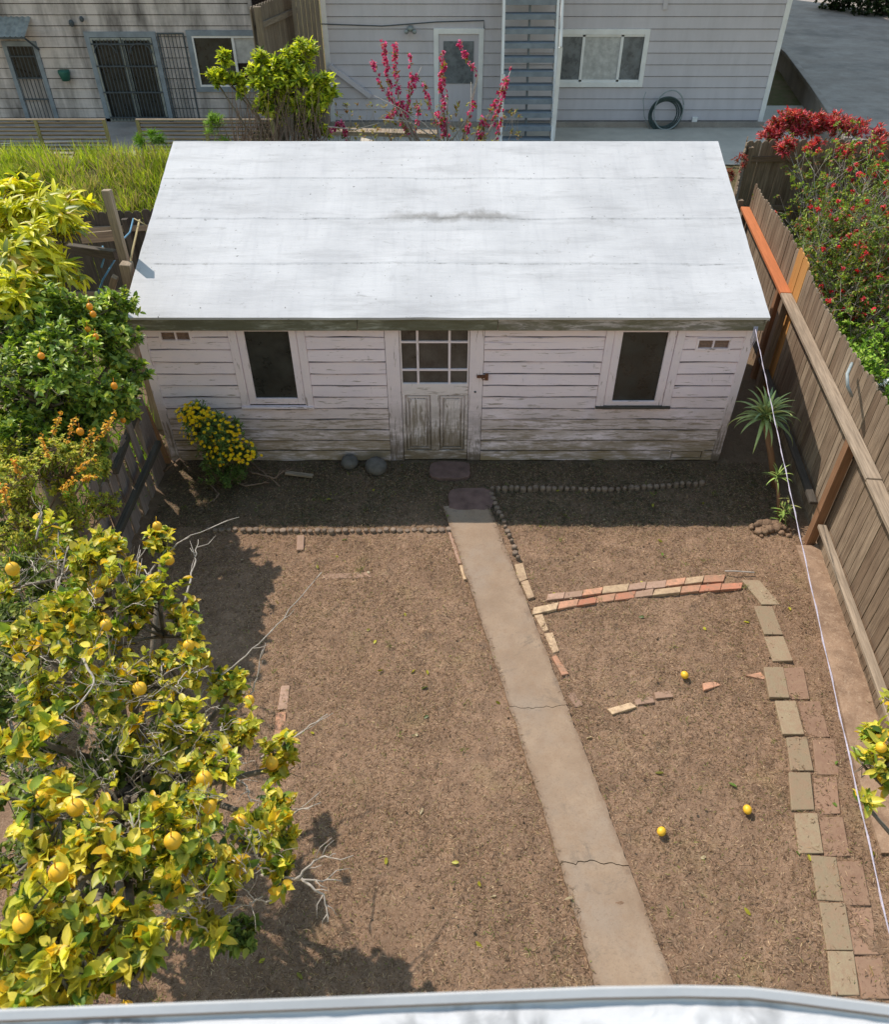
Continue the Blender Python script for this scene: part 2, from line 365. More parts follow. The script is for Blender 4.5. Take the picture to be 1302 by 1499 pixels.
def tree(name,label,cat,base,blobs,leafL,leafW,nleaf,cols,trunk_r=.06,trunk_h=.6,leaf_m='leaf',bark='bark',group=None,fruits=(),fruit_r=.036,fruit_m='lemon',fruit_name='lemon',sub=5,droop=.25,fold=.22,twig=.14,tilt=.75,stems=1):
    base=V(base); root=thing(name,label,cat,base,group); wb=MB(); tips=[];dirs=[]
    hub=base+V((0,0,trunk_h))
    for s_ in range(stems):
        off=V((random.uniform(-.15,.15),random.uniform(-.15,.15),0)) if stems>1 else V((0,0,0))
        wb.tube([base+off-V((0,0,.05)),base+off*1.3+V((.02,-.01,trunk_h*.5)),hub+off],[trunk_r*1.25,trunk_r,trunk_r*.9],8)
    for (c,r,nr) in blobs:
        c=V(c); r=V(r) if hasattr(r,'__len__') else V((r,r,r))
        low=c-V((0,0,r.z*.7)); mid=hub.lerp(low,.5)+V((random.uniform(-.1,.1),random.uniform(-.1,.1),-.05))
        wb.tube([hub-V((0,0,.04)),mid,low],[trunk_r*.6,trunk_r*.42,trunk_r*.28],6)
        ns=max(3,int(sub)); per=max(1,int(nr/ns))
        for j in range(ns):
            u=V(unit(1)[0]); sc=c+V((u.x*r.x,u.y*r.y,u.z*r.z))*random.uniform(.35,.95)
            sr=min(r)*random.uniform(.28,.5)
            q=low.lerp(sc,.5)+V((random.uniform(-1,1),random.uniform(-1,1),0))*.05
            wb.tube([low,q,sc],[trunk_r*.24,trunk_r*.15,trunk_r*.09],5)
            for i in range(per):
                e=V(RNG.normal(0,.55,3)); e=e*sr
                t=sc+e; dv=(t-low).normalized()+V((0,0,.35)); dv=(dv+V(unit(1)[0])*.5).normalized()
                tips.append(tuple(t));dirs.append(tuple(dv))
                if i%2==0: wb.tube([sc,t-dv*twig*.5,t],[trunk_r*.07+.001,.0035,.002],4,cap=False)
                elif i%2==1: wb.tube([t-dv*twig,t],[.003,.0016],3,cap=False)
    wb.build('trunk',mt[bark],root,smooth=True)
    a=rosettes(tips,dirs,nleaf,leafL,leafW,cols,tilt=tilt)
    leaves('foliage',a[0],a[1],a[2],a[3],a[4],a[5],mt[leaf_m],root,droop,fold)
    for fp in fruits:
        b=MB(); s=random.uniform(.88,1.12)*fruit_r; b.ball(fp,s,s*random.uniform(1.,1.2),14,10,.035)
        b.tube([V(fp)+V((0,0,s)),V(fp)+V((.01,.01,s+.05))],.003,4)
        b.build(fruit_name,mt[fruit_m],root,smooth=True)
    return root
# ------------------------------------------------------------------ the near flat roof at the bottom edge
def near_roof():
    t=thing('house_roof','lumpy white coated flat roof edge across the bottom of the picture','roof',(0,0,0))
    zt=4.95; edge=[Z(x,y,zt) for x,y in[(-500,1497),(0,1477),(430,1461),(870,1444),(1000,1442),(1095,1444),(1150,1450),(1302,1470),(1700,1522)]]
    b=MB(); n=len(edge); back=[V((e.x*2.5,-1.6,zt)) for e in edge]
    inner=[e+V((0,-.0135,-.003)) for e in edge]; lip2=[e+V((0,-.004,.003)) for e in edge]
    b.add(edge+lip2+inner+[e-V((0,0,.25)) for e in edge],[(i,i+1,n+i+1,n+i)[::-1] for i in range(n-1)]+[(n+i,n+i+1,2*n+i+1,2*n+i)[::-1] for i in range(n-1)]+[(3*n+i,3*n+i+1,i+1,i)[::-1] for i in range(n-1)])
    b.build('gutter_lip',mt['lip'],t,smooth=False)
    # rough surface as a displaced sheet
    vs=[];fs=[];R=70;Cn=240
    for j in range(R):
        for i in range(Cn):
            u=i/(Cn-1)*(n-1); a=min(int(u),n-2); q=inner[a].lerp(inner[a+1],u-a)
            d=(j/(R-1))**2*1.6; p=V((q.x*(1+d*.6),q.y-d,zt-.012))
            h=noise.noise(p*9)*.003+noise.noise(p*40)*.0022
            p.z+=(h-.004)*min(1,j/3); vs.append(p)
    fs=[(j*Cn+i,j*Cn+i+1,(j+1)*Cn+i+1,(j+1)*Cn+i)[::-1] for j in range(R-1) for i in range(Cn-1)]
    b=MB(); b.add(vs,fs,rnd=0); b.build('roof_coating',mt['parapet'],t,smooth=True)
near_roof()
# ------------------------------------------------------------------ lap siding
def lap(b,x0,x1,z0,z1,y,pitch,holes=(),proud=.014,gap=.018,jit=.003,seg=.4):
    "boards facing -y; holes = (x0,x1,z0,z1)"
    nrow=int(round((z1-z0)/pitch)); pitch=(z1-z0)/nrow
    for r in range(nrow):
        a=z0+r*pitch; bz=a+pitch
        cuts=sorted({a,bz,*[h for q in holes for h in(q[2],q[3]) if a+.01<h<bz-.01]})
        for c0,c1 in zip(cuts[:-1],cuts[1:]):
            mid=(c0+c1)/2; iv=[(x0,x1)]
            for q in holes:
                if q[2]<mid<q[3]:
                    ni=[]
                    for (s,e) in iv:
                        if q[1]<=s or q[0]>=e: ni.append((s,e)); continue
                        if q[0]>s: ni.append((s,q[0]))
                        if q[1]<e: ni.append((q[1],e))
                    iv=ni
            top=c1-(gap if c1==bz else 0)
            for (s,e) in iv:
                if e-s<.02: continue
                m=max(2,int((e-s)/seg)+1); vs=[];tc=[];rn=random.uniform(0,50); tilt=random.uniform(-.004,.004)*(1 if jit else 0); ph=random.uniform(0,99)
                fr=lambda zz:proud*(1-(zz-a)/pitch*.75)
                for i in range(m):
                    x=s+(e-s)*i/(m-1); j0=noise.noise(V((x*2.1,ph,0)))*jit*1.6; j1=noise.noise(V((x*2.3,ph+7,0)))*jit*1.6
                    jp=noise.noise(V((x*1.1,ph+3,0)))*jit
                    for (yy,zz) in((y+.012,c0+j0),(y-fr(c0)-tilt+jp,c0+j0),(y-fr(top)+jp,top+j1),(y+.012,top+j1)):
                        vs.append((x,yy,zz)); tc.append((x,zz-a,yy))
                fs=[]
                for i in range(m-1):
                    o=i*4; fs+=[(o+1,o+5,o+6,o+2),(o,o+4,o+5,o+1),(o+2,o+6,o+7,o+3)]
                fs+=[(0,1,2,3),((m-1)*4+3,(m-1)*4+2,(m-1)*4+1,(m-1)*4)]
                b.add(vs,fs,tc,rn)
# ------------------------------------------------------------------ shed
def frame(b,x0,x1,z0,z1,y,w,t,wb=None):
    wb=w if wb is None else wb
    b.bx(x0,x0+w,y-t,y,z0,z1); b.bx(x1-w,x1,y-t,y,z0,z1); b.bx(x0+w,x1-w,y-t,y,z1-w,z1); b.bx(x0+w,x1-w,y-t,y,z0,z0+wb)
def shed():
    YF=8.25; YB=12.0; XL,XR=-3.66,3.68; ZT=2.0
    t=thing('garden_shed','old white timber shed with peeling lap boards and flat white coated roof','shed',(0,YF,0))
    holes=[(-2.58,-1.66,.80,2.0),(-.72,.48,-.1,2.0),(1.92,2.87,.80,2.0),(-3.40,-3.01,1.755,1.915),(3.02,3.44,1.645,1.81),(3.02,3.47,-.02,.17)]
    w=MB(); lap(w,XL+.10,XR-.10,0.0,ZT,YF,.172,holes,proud=.026,gap=.026,jit=.008,seg=.2)
    w.build('siding',mt['paint'],t)
    w=MB(); 
    for (x0,x1,z0,z1) in [(XL+.02,-.72,-.05,ZT+.02),(.48,XR-.02,-.05,ZT+.02)]: w.bx(x0,x1,YF+.03,YF+.06,z0,z1)
    w.bx(XL,XL+.03,YF+.06,YB,-.05,2.1); w.bx(XR-.03,XR,YF+.06,YB,-.05,2.1); w.bx(XL,XR,YB-.03,YB,-.05,2.9)
    w.bx(-.72,.48,YF+.10,YF+.14,-.05,2.0)
    w.build('wall_core',mt['dark'],t)
    for (x0_,x1_) in((XL-.01,XL+.10),(XR-.10,XR+.01)): w=MB(); w.bx(x0_,x1_,YF-.028,YF+.02,-.02,ZT); w.build('corner_board',mt['trim'],t,bevel=.004)
    # side walls
    for x,sg in((XL,-1),(XR,1)):
        w=MB()
        for r in range(17):
            z=r*.178; 
            y1=YB
            if z>2.0: y1=None
            if y1: w.bx(x-.001 if sg<0 else x+.001,x+sg*.016,YF+.11,YB,z,z+.162)
        w.add([(x+sg*.008,YF+.1,2.02),(x+sg*.008,YB,2.02),(x+sg*.008,YB,2.75),(x+sg*.008,11.2,3.05)],[(0,1,2,3)])
        w.build('side_wall',mt['paint'],t)
    # windows
    for k,(x0,x1,z0,z1,gx0,gx1,gz0,gz1) in enumerate([(-2.58,-1.66,.80,1.985,-2.385,-1.865,.965,1.88),(1.92,2.87,.80,1.985,2.125,2.665,.925,1.86)]):
        f=MB(); y=YF-.012
        f.bx(x0+.003,x0+.10,y-.02,y+.05,z0,z1-.03); f.bx(x1-.10,x1-.003,y-.02,y+.05,z0,z1-.03); f.bx(x0+.003,x1-.003,y-.021,y+.049,z1-.029,z1+.005)
        o=f.build('window_frame',mt['trim'],t,bevel=.004); o['label']='old painted window frame with dusty dark pane'
        f=MB(); frame(f,x0+.105,x1-.105,gz0-.085,z1,YF+.01,gx0-x0-.105,.028,.085); f.build('sash',mt['trim'],o,bevel=.004)
        f=MB(); f.bx(gx0-.004,gx1+.004,YF+.012,YF+.018,gz0-.004,gz1+.004); f.build('pane',mt['glass'],o)
        f=MB(); f.beam((x0-.02+.02,YF-.035,z0+.05),(x1-.0,YF-.035,z0+.05),.06,.028); f.build('sill',mt['wood_dark'] if k else mt['trim'],o,bevel=.004)
    # door
    d=MB(); y=YF-.005
    d.bx(-.715,-.545,y-.02,y+.03,-.01,1.96); d.bx(.305,.475,y-.02,y+.03,-.01,1.96); d.bx(-.715,.475,y-.021,y+.029,1.961,2.0)
    dr=d.build('door_casing',mt['trim'],t,bevel=.004)
    d=MB(); yy=YF+.012
    d.bx(-.54,.30,yy-.02,yy+.02,1.005,1.175); d.bx(-.54,.30,yy-.02,yy+.02,.0,.15); d.bx(-.54,-.50,yy-.02,yy+.02,.15,1.005); d.bx(.26,.30,yy-.02,yy+.02,.15,1.005)
    d.bx(-.175,-.065,yy-.02,yy+.02,.15,1.005); d.bx(-.54,-.52,yy-.02,yy+.02,1.175,1.985); d.bx(.28,.30,yy-.02,yy+.02,1.175,1.985); d.bx(-.52,.28,yy-.02,yy+.02,1.93,1.985)
    dd=d.build('door',mt['door'],t,bevel=.004); dd['label']='peeling half glazed door with six small panes over two panels'
    for (a,bb) in((-.50,-.175),(-.065,.26)):
        p=MB(); p.bx(a,bb,yy+.013,yy+.017,.15,1.005); frame(p,a+.015,bb-.015,.17,.985,yy+.002,.022,.012)
        p.bx(a+.06,bb-.06,yy-.006,yy+.003,.22,.94); p.build('door_panel',mt['door'],dd,bevel=.006)
    g=MB(); g.bx(-.52,.28,yy+.012,yy+.018,1.175,1.93); g.build('pane',mt['glass_door'],dd)
    g=MB()
    for x in(-.325,.06): g.bx(x-.014,x+.014,yy-.016,yy+.012,1.175,1.93)
    for z in(1.365,1.745): g.bx(-.52,.28,yy-.013,yy+.0115,z-.011,z+.011)
    g.build('muntins',mt['trim'],dd)
    g=MB(); g.bx(.40,.53,YF-.048,YF-.028,1.28,1.315); g.bx(.50,.54,YF-.055,YF-.03,1.25,1.34); g.tube([(.455,YF-.05,1.31),(.455,YF-.08,1.31),(.475,YF-.08,1.27),(.50,YF-.05,1.27)],.007,6); g.build('latch',mt['rust'],dd)
    g=MB(); g.tube([(.385,YF-.026,1.07),(.385,YF-.034,1.07)],.014,8); g.build('keyhole',mt['iron'],dd)
    # vents
    for (x0,x1,z0,z1) in((-3.40,-3.01,1.755,1.915),(3.02,3.44,1.645,1.81)):
        v=MB(); frame(v,x0,x1,z0,z1,YF+.005,.028,.03); v.bx((x0+x1)/2-.01,(x0+x1)/2+.01,YF-.012,YF+.02,z0,z1)
        o=v.build('vent_frame',mt['trim'],t); v=MB()
        for i in range(7): z=z0+.02+(z1-z0-.04)*i/6; v.beam((x0+.02,YF+.004,z),(x1-.02,YF+.004,z),.014,.004,(0,1,1))
        v.bx(x0+.015,x1-.015,YF+.016,YF+.02,z0+.01,z1-.01); v.build('vent_mesh',mt['ventmesh'],o)
    v=MB(); frame(v,3.02,3.47,.0,.165,YF+.01,.022,.03); v.bx(3.05,3.44,YF-.01,YF+.014,.03,.13); v.build('crawl_hatch',mt['paint'],t,bevel=.003)
    # fascia, roof
    A=V((0,8.10,2.14)); Bk=V((0,11.23,3.19)); C2=V((0,12.15,2.83))
    X0,X1=-3.72,3.75
    f=MB(); f.bx(X0+.01,-1.02,YF-.115,YF-.085,1.955,2.115); fb=f.build('fascia',mt['fasciaL'],t,bevel=.004); fb['label']='moss dark fascia board'
    f=MB(); f.bx(-1.015,.62,YF-.112,YF-.085,1.955,2.115); f.build('fascia',mt['fasciaL'],t,bevel=.004)
    f=MB(); f.bx(.625,X1-.01,YF-.115,YF-.085,1.955,2.115); f.build('fascia',mt['fasciaR'],t,bevel=.004)
    f=MB(); f.bx(X0+.02,X1-.02,YF-.08,YF+.03,2.003,2.02); 
    f.bx(-.72,.48,YF-.03,YF+.02,1.986,2.003); f.build('soffit',mt['trim'],t)
    # roof sheet with gentle sag and turned-down edge; subdivided, raised lap seams
    vs=[];fs=[];nx,ny=200,110
    for j in range(ny):
        v=j/(ny-1)
        for i in range(nx):
            u=i/(nx-1); x=X0+(X1-X0)*u; s=v
            p=A.lerp(Bk,s); h=noise.noise(V((x*1.2,p.y*1.5,1)))*.018+noise.noise(V((x*4,p.y*3,5)))*.004
            for q in(.27,.52,.76):   # overlapping lap seams (each strip rides on the one below)
                wob=q+noise.noise(V((x*.9,q*40,0)))*.006
                if s>wob: h+=.005*max(0,1-(s-wob)*14)
            d=abs(s-.50); rp=max(0,1-((x+.1)/1.1)**2)*max(0,1-(d/.05)**2); h+=rp*.022*(.4+abs(noise.noise(V((x*2.2,3,3)))))
            h*=min(1,min(u,1-u)*30)*min(1,v*25)*min(1,(1-v)*25)
            p=V((x+noise.noise(V((0,p.y*3,2)))*.01*(u<.01 or u>.99),p.y+ (noise.noise(V((x*2,9,2)))*.012 if j==0 else 0),p.z+h)); vs.append(p)
    fs=[(j*nx+i,j*nx+i+1,(j+1)*nx+i+1,(j+1)*nx+i) for j in range(ny-1) for i in range(nx-1)]
    nv=len(vs)
    # skirt edges
    rim=[i for i in range(nx)]+[(j*nx+nx-1) for j in range(1,ny)]
    def skirt(ids,dv):
        o=len(vs); 
        for q in ids: vs.append(V(vs[q])+dv)
        for a in range(len(ids)-1): fs.append((ids[a],o+a,o+a+1,ids[a+1]))
    skirt(list(range(nx)),V((0,.004,-.03))); skirt([j*nx for j in range(ny)][::-1],V((.003,0,-.05))); skirt([j*nx+nx-1 for j in range(ny)],V((-.003,0,-.05)))
    o=len(vs); vs+= [V((X0,Bk.y,Bk.z)),V((X1,Bk.y,Bk.z)),V((X1,C2.y,C2.z)),V((X0,C2.y,C2.z))]; fs.append((o,o+1,o+2,o+3))
    m=MB(); m.add(vs,fs,rnd=0); r=m.build('roof',mt['roof'],t,smooth=False)
    b=MB(); b.bx(X0+.03,X1-.03,8.17,8.22,2.03,2.10)
    # barge boards under the roof sides
    for x in(X0+.012,X1-.035): b.beam((x+.011,A.y+.02,A.z-.075),(x+.011,Bk.y,Bk.z-.075),.022,.10)
    b.build('barge_board',mt['fasciaR'],t)
shed()
# ------------------------------------------------------------------ walk, steps, edging
k=N('old_concrete'); p=k.coord('pos')
c=k.mix(k.ramp(k.noise(p,2.2,6,.65),[(.35,0.),(.65,1.)]),(.27,.195,.138),(.35,.26,.185))
c=k.mix(k.ramp(k.noise(p,1.3,4,.6),[(.48,0.),(.66,.7)]),c,(.30,.24,.19))
c=k.mix(k.ramp(k.noise(p,45,6,.85),[(.52,0.),(.66,.7)]),c,(.22,.165,.12)); c=k.mix(k.ramp(k.noise(p,150,3,.8),[(.62,0.),(.75,.5)]),c,(.46,.39,.32))
c=k.mix(k.ramp(k.noise(p,7,9,.8),[(.50,0.),(.66,.6)]),c,(.27,.185,.125))
ue=k.math('ABSOLUTE',k.math('SUBTRACT',k.sep(k.coord('tc'))[0],.5)); ed=k.math('ADD',ue,k.math('MULTIPLY',k.math('SUBTRACT',k.noise(p,7,9,.8),.5),.34))
c=k.mix(k.ramp(ed,[(.40,0.),(.50,.75)]),c,k.mix(k.noise(p,60,5,.8),(.14,.092,.062),(.30,.21,.15)))
c=k.mix(k.ramp(k.noise(p,2.8,9,.75,.5),[(.56,0.),(.66,.55)]),c,(.16,.13,.105))
mt['concrete']=k.done(c,.95,k.bump(k.noise(p,70,6,.7),.6,.005,k.bump(k.noise(p,5,5),.4,.01)),.04)
k=N('pale_concrete'); p=k.coord('pos')
c=k.mix(k.ramp(k.noise(p,1.5,6,.65),[(.35,0.),(.65,1.)]),(.31,.265,.235),(.42,.37,.335)); c=k.mix(k.ramp(k.noise(p,40,5,.8),[(.50,0.),(.70,.5)]),c,(.12,.12,.12)); c=k.mix(k.ramp(k.noise(p,.8,6,.7),[(.5,0.),(.65,.4)]),c,(.13,.13,.13))
mt['concrete_grey']=k.done(c,.85,k.bump(k.noise(p,50,6,.7),.4,.004),.2)
mt['patio']=plain('patio_concrete',(.50,.46,.40),.85,.12,2)
k=N('packed_dirt'); p=k.coord('pos'); c=k.mix(k.ramp(k.noise(p,2.5,7,.7),[(.35,0.),(.62,1.)]),(.20,.13,.088),(.37,.25,.17)); c=k.mix(k.ramp(k.noise(p,22,8,.8),[(.5,0.),(.68,.7)]),c,(.48,.36,.26)); c=k.mix(k.ramp(k.noise(p,50,5,.8),[(.3,.7),(.42,.0)]),c,(.12,.08,.055))
mt['dirtstrip']=k.done(c,.95,k.bump(k.noise(p,20,8,.75),.8,.012),.15)
def slab(b,L,R,z,th=.06):
    "L,R matching edge polylines"
    n=len(L); T=[V((q[0],q[1],z)) for q in L]+[V((q[0],q[1],z)) for q in R]; B=[q-V((0,0,th)) for q in T]
    fs=[]
    for i in range(n-1):
        fs.append((i,n+i,n+i+1,i+1)); fs.append((i,i+1,2*n+i+1,2*n+i)); fs.append((n+i+1,n+i,3*n+i,3*n+i+1))
    fs.append((0,2*n,3*n,n)); fs.append((n-1,2*n-1,4*n-1,3*n-1))
    b.add(T+B,fs,rnd=0)
def walk():
    # left/right edges at stations in y, cracked joints are zig-zag
    def xl(y): return np.interp(y,[1.2,1.93,2.78,4.27,6.84,7.25],[1.22,1.09,.94,.63,.07,-.02])
    def xr(y): return np.interp(y,[1.2,1.93,2.78,4.33,6.84,7.25],[1.82,1.66,1.49,1.17,.65,.56])
    b=MB(); b2=[]
    joints=[1.2,2.80,4.30,7.25]
    def zig(y0,seed,n=22):
        return [y0+noise.noise(V((i*.33,seed,0)))*.03+noise.noise(V((i*1.1,seed,5)))*.012+(.02*math.sin(i/n*4+seed)) for i in range(n+1)]
    n=22
    lo=[1.2]*(n+1)
    for k in range(3):
        hi=zig(joints[k+1],k*3.1) if k<2 else [7.25]*(n+1)
        # grid of slab: columns across
        vs=[];rows=60;fs=[]
        for j in range(rows+1):
            for i in range(n+1):
                u=i/n; y=lo[i]+.003*(k>0)+(hi[i]-lo[i]-.004*(k<2)-.0)*j/rows
                jit=(noise.noise(V((y*5,k+u*9,2)))*.016+noise.noise(V((y*17,k+u*9,6)))*.010)*(i in(0,n))
                x=xl(y)+(xr(y)-xl(y))*u+jit
                vs.append((x,y,.014+noise.noise(V((x*2,y*2,0)))*.004+k*.003))
        nn=n+1
        fs=[(j*nn+i,j*nn+i+1,(j+1)*nn+i+1,(j+1)*nn+i) for j in range(rows) for i in range(n)]
        ring=[i for i in range(nn)]+[j*nn+n for j in range(1,rows+1)]+[rows*nn+i for i in range(n-1,-1,-1)]+[j*nn for j in range(rows-1,0,-1)]
        o=len(vs); vs+=[(vs[q][0],vs[q][1],-.06) for q in ring]; m=len(ring)
        fs+=[(ring[a],o+a,o+(a+1)%m,ring[(a+1)%m]) for a in range(m)]
        tcs=[(q%nn/n if q<o else (0. if (ring[q-o]%nn)==0 else (1. if (ring[q-o]%nn)==n else .5)),vs[q][1],0) for q in range(len(vs))]; b.add(vs,fs,tcs,rnd=0); lo=hi
    o=b.build('path',mt['concrete']); tag(o,kind='structure')
walk()
mt['redslab']=plain('reddish_slab',(.16,.10,.085),.9,.3,6)
for (px0,px1,r0,r1,lab) in[(628,690,677,702,'dim reddish concrete step slab on the ground right below the shed door'),(655,722,716,748,'dark reddish slab sunk in soil between door step and head of the path')]:
    b=MB(); a=Z(px0,r1);c=Z(px1,r0); cx=(a.x+c.x)/2; cy=(a.y+c.y)/2; w=abs(c.x-a.x)*.95;h=c.y-a.y
    pts=[]
    for i in range(18):
        an=2*math.pi*i/18; s=1/max(abs(math.cos(an)),abs(math.sin(an))); s=min(s,1.25)*(1+random.uniform(-.04,.04)); pts.append((cx+math.cos(an)*s*w/2,cy+math.sin(an)*s*h/2))
    vs=[(x,y,.025) for x,y in pts]+[(x,y,-.05) for x,y in pts]; b.add(vs,[tuple(range(18))]+[(i,18+i,18+(i+1)%18,(i+1)%18) for i in range(18)])
    tag(b.build('stepping_slab',mt['redslab'],bevel=.008),lab,'stepping slab')
mt['edging']=plain('terracotta_edging',(.22,.165,.125),.95,.4,14)
def edging(pts,label,h=.04,r=.040,step=.080,jz=.010):
    b=MB(); pts=[V(p) for p in pts]; 
    for a,c in zip(pts[:-1],pts[1:]):
        L=(c-a).length; n=max(1,int(L/step))
        for i in range(n):
            q=a.lerp(c,(i+.5)/n); q.x+=random.uniform(-.008,.008); q.y+=random.uniform(-.008,.008); hh=h+random.uniform(-jz,jz)
            rr=r*random.uniform(.68,1.08)
            b.tube([q+V((0,0,-.05)),q+V((0,0,hh*.5)),q+V((0,0,hh*.8)),q+V((0,0,hh*.95)),q+V((0,0,hh))],[rr,rr,rr*.85,rr*.55,rr*.15],10)
    return tag(b.build('garden_edging',mt['edging'],smooth=False),label,'garden edging')
edging([Z(300,775),Z(500,777),Z(662,775)],'row of small round edging stubs closing the left bed, ending at the path',h=.018,r=.038)
edging([Z(716,716),Z(900,718),Z(1032,708)],'dim row of scalloped round edging stubs in the shed shadow, right of the door',h=.05)
edging([Z(719,722),Z(748,790),Z(760,822)],'slanting run of edging stubs along the right side of the path head',h=.045,r=.034,step=.085)
# bricks
def brickmat(name,col,col2=None):
    k=N(name); p=k.coord('pos'); oi=k.n('ShaderNodeObjectInfo').outputs['Random']
    c=k.mix(oi,tuple(x*.82 for x in col),tuple(min(1,x*1.15) for x in col)); c=k.mix(k.ramp(k.noise(p,11,8,.8),[(.42,.08),(.62,.85)]),c,(.30,.20,.135))
    c=k.mix(k.ramp(k.noise(p,60,4,.7),[(.6,0.),(.75,.6)]),c,tuple(x*.45 for x in col))
    return k.done(c,.92,k.bump(k.noise(p,45,6,.75),.7,.006),.15)
bm={'red':brickmat('red_brick',(.52,.21,.13)),'orange':brickmat('orange_brick',(.58,.30,.19)),'pink':brickmat('pinkish_brick',(.44,.29,.22)),'tan':brickmat('tan_brick',(.60,.44,.28)),'dull':brickmat('dull_brown_brick',(.30,.195,.145)),
    'paver':brickmat('tan_paver',(.31,.25,.165)),'pred':brickmat('reddish_paver',(.27,.165,.115))}
def flat_block(name,pts,z,th,m,label,cat,group=None):
    "pts: four ground corners (far-left, far-right, near-right, near-left)"
    b=MB(); pts=[V((p[0]+random.uniform(-.004,.004),p[1]+random.uniform(-.004,.004),0)) for p in pts]
    tl=random.uniform(-.006,.006); tx=random.uniform(-.006,.006)
    T=[V((p.x,p.y,z+tl*(1 if i<2 else -1)+tx*(1 if i in(0,3) else -1))) for i,p in enumerate(pts)]; B=[V((p.x,p.y,z-th)) for p in pts]
    # inner ring for a worn, slightly domed top
    c=sum(T,V((0,0,0)))/4; 
    b.add(T+B,[(0,3,2,1),(0,1,5,4),(1,2,6,5),(2,3,7,6),(3,0,4,7)])
    return tag(b.build(name,m,bevel=.007,segs=2),label,cat,group)
ORD=['first','second','third','fourth','fifth','sixth','seventh','eighth','ninth','tenth','eleventh']
def cz(x,y): return 400+x/1.86,660+y/1.86
low=[(705,775,428,'tan'),(775,830,415,'orange'),(830,880,408,'red'),(880,930,400,'orange'),(930,985,393,'red'),(985,1035,386,'pink'),(1035,1110,380,'tan'),(1110,1163,374,'orange'),(1163,1220,370,'red'),(1220,1278,366,'red')]
up=[(745,793,394,'pink'),(793,843,389,'pink'),(843,896,382,'orange'),(896,967,374,'tan'),(967,1015,366,'pink'),(1015,1070,362,'pink'),(1070,1122,355,'orange'),(1122,1172,350,'tan'),(1172,1230,345,'orange')]
words={'tan':'tan','orange':'orange','red':'brick red','pink':'dull pinkish'}
for row,nm in((low,'near'),(up,'far')):
    for i,(x0,x1,yy,c) in enumerate(row):
        nxt=row[min(i+1,len(row)-1)][2]; prv=row[max(i-1,0)][2]; sl=(nxt-prv)/max(1,(min(i+1,len(row)-1)-max(i-1,0)))/2
        A=[cz(x0+5,yy-9-sl),cz(x1+4,yy-9+sl),cz(x1-1,yy+9+sl),cz(x0,yy+9-sl)]
        flat_block('brick',[Z(*q,.014) for q in A],.008+random.uniform(-.004,.006),.06,bm[c],f'{words[c]} brick, {ORD[i]} from the path in the {nm} row of the brick line','brick','bricks in the two-row line across the right bed')
pb=[((657,308),(680,306),(693,348),(670,356),'tan','pale brick on the path edge just below the slanting edging stubs'),
((674,354),(694,350),(712,397),(694,403),'tan','pale brick on the path edge just above the brick line'),
((712,446),(735,444),(750,487),(736,491),'tan','tan brick on the path edge, first below the brick line'),
((738,496),(762,494),(780,545),(764,550),'tan','tan brick on the path edge, second below the brick line'),
((760,560),(772,553),(806,606),(788,612),'orange','thin brick edge against the path, third below the brick line'),
((800,660),(822,655),(846,690),(824,696),'dull','dull brown brick by the path just above the upper crack'),
((910,700),(975,684),(992,696),(925,716),'tan','tan brick half sunk in the soil of the right bed'),
((985,673),(1035,664),(1042,684),(990,690),'dull','faint brown brick almost buried beside the half sunk tan brick'),
((1170,632),(1205,625),(1222,636),(1175,652),'orange','small orange brick piece in soil near the ground lemon'),
((1040,655),(1085,650),(1092,668),(1045,674),'dull','faint buried brick left of the small orange brick piece'),
((132,331),(212,331),(214,346),(134,347),'dull','long dull brick flush with the left bed soil'),
((216,327),(264,328),(268,343),(218,345),'dull','short reddish brick at the right end of the flush pair in the left bed'),
((66,228),(84,228),(82,268),(64,270),'pink','pinkish brick set endwise just below the left edging row'),
((22,640),(44,636),(38,700),(12,704),'pink','pinkish brick under the lemon tree edge, farther of two'),
((8,714),(36,710),(28,780),(0,786),'orange','orange brick under the lemon tree edge, nearer of two'),
((474,212),(486,213),(514,306),(505,308),'pink','long thin brick edge along the upper left side of the path'),
((508,310),(522,308),(534,346),(520,350),'tan','tan brick butting the left side of the path below the edging row'),
((1288,612),(1330,602),(1342,616),(1338,622),'orange','orange brick chip just left of the first paver pair')]
for (a,b_,c_,d_,col,lab) in pb:
    flat_block('brick',[Z(*cz(*q),.0) for q in(a,b_,c_,d_)],-.002 if col!='dull' else -.010,.06,bm[col],lab,'brick')
tanp=[(1087.4,847,1116.8,883.7),(1105,886,1120,927),(1120,930,1133.5,967),(1119.5,975.5,1127.8,1021),(1135.5,1024,1147,1074),(1152,1077,1159.7,1127.5),(1155.6,1129.5,1159.7,1185),(1164,1188,1171,1248),(1189,1252,1199,1317),(1201,1319.5,1212,1390),(1212.5,1392,1220,1456)]
redp=[(1148.5,975.5,1157,1022),(1170,1025,1184.6,1077),(1191,1081,1197,1132),(1193,1135,1197,1190),(1201,1194,1209.6,1252),(1227,1259,1239,1324),(1240,1326,1250,1395.5),(1253,1399,1264.6,1460)]
for L,m,w,nm in((tanp,'paver',.20,'tan'),(redp,'pred',.205,'reddish')):
    for i,(a,b_,c_,d_) in enumerate(L):
        P0=Z(a,b_,.015);P1=Z(c_,d_,.015);d=(P1-P0).normalized();n=V((1,random.uniform(-.03,.03),0))
        ww=w
        flat_block('paver',[P0,P0+n*ww,P1+n*ww,P1],.006+random.uniform(-.006,.005) - (.012 if nm!='tan' else 0),.06,bm[m],f'{nm} rectangular paver, {ORD[i]} of its column counting from the shed end','paver',f'{nm} pavers down the right side')
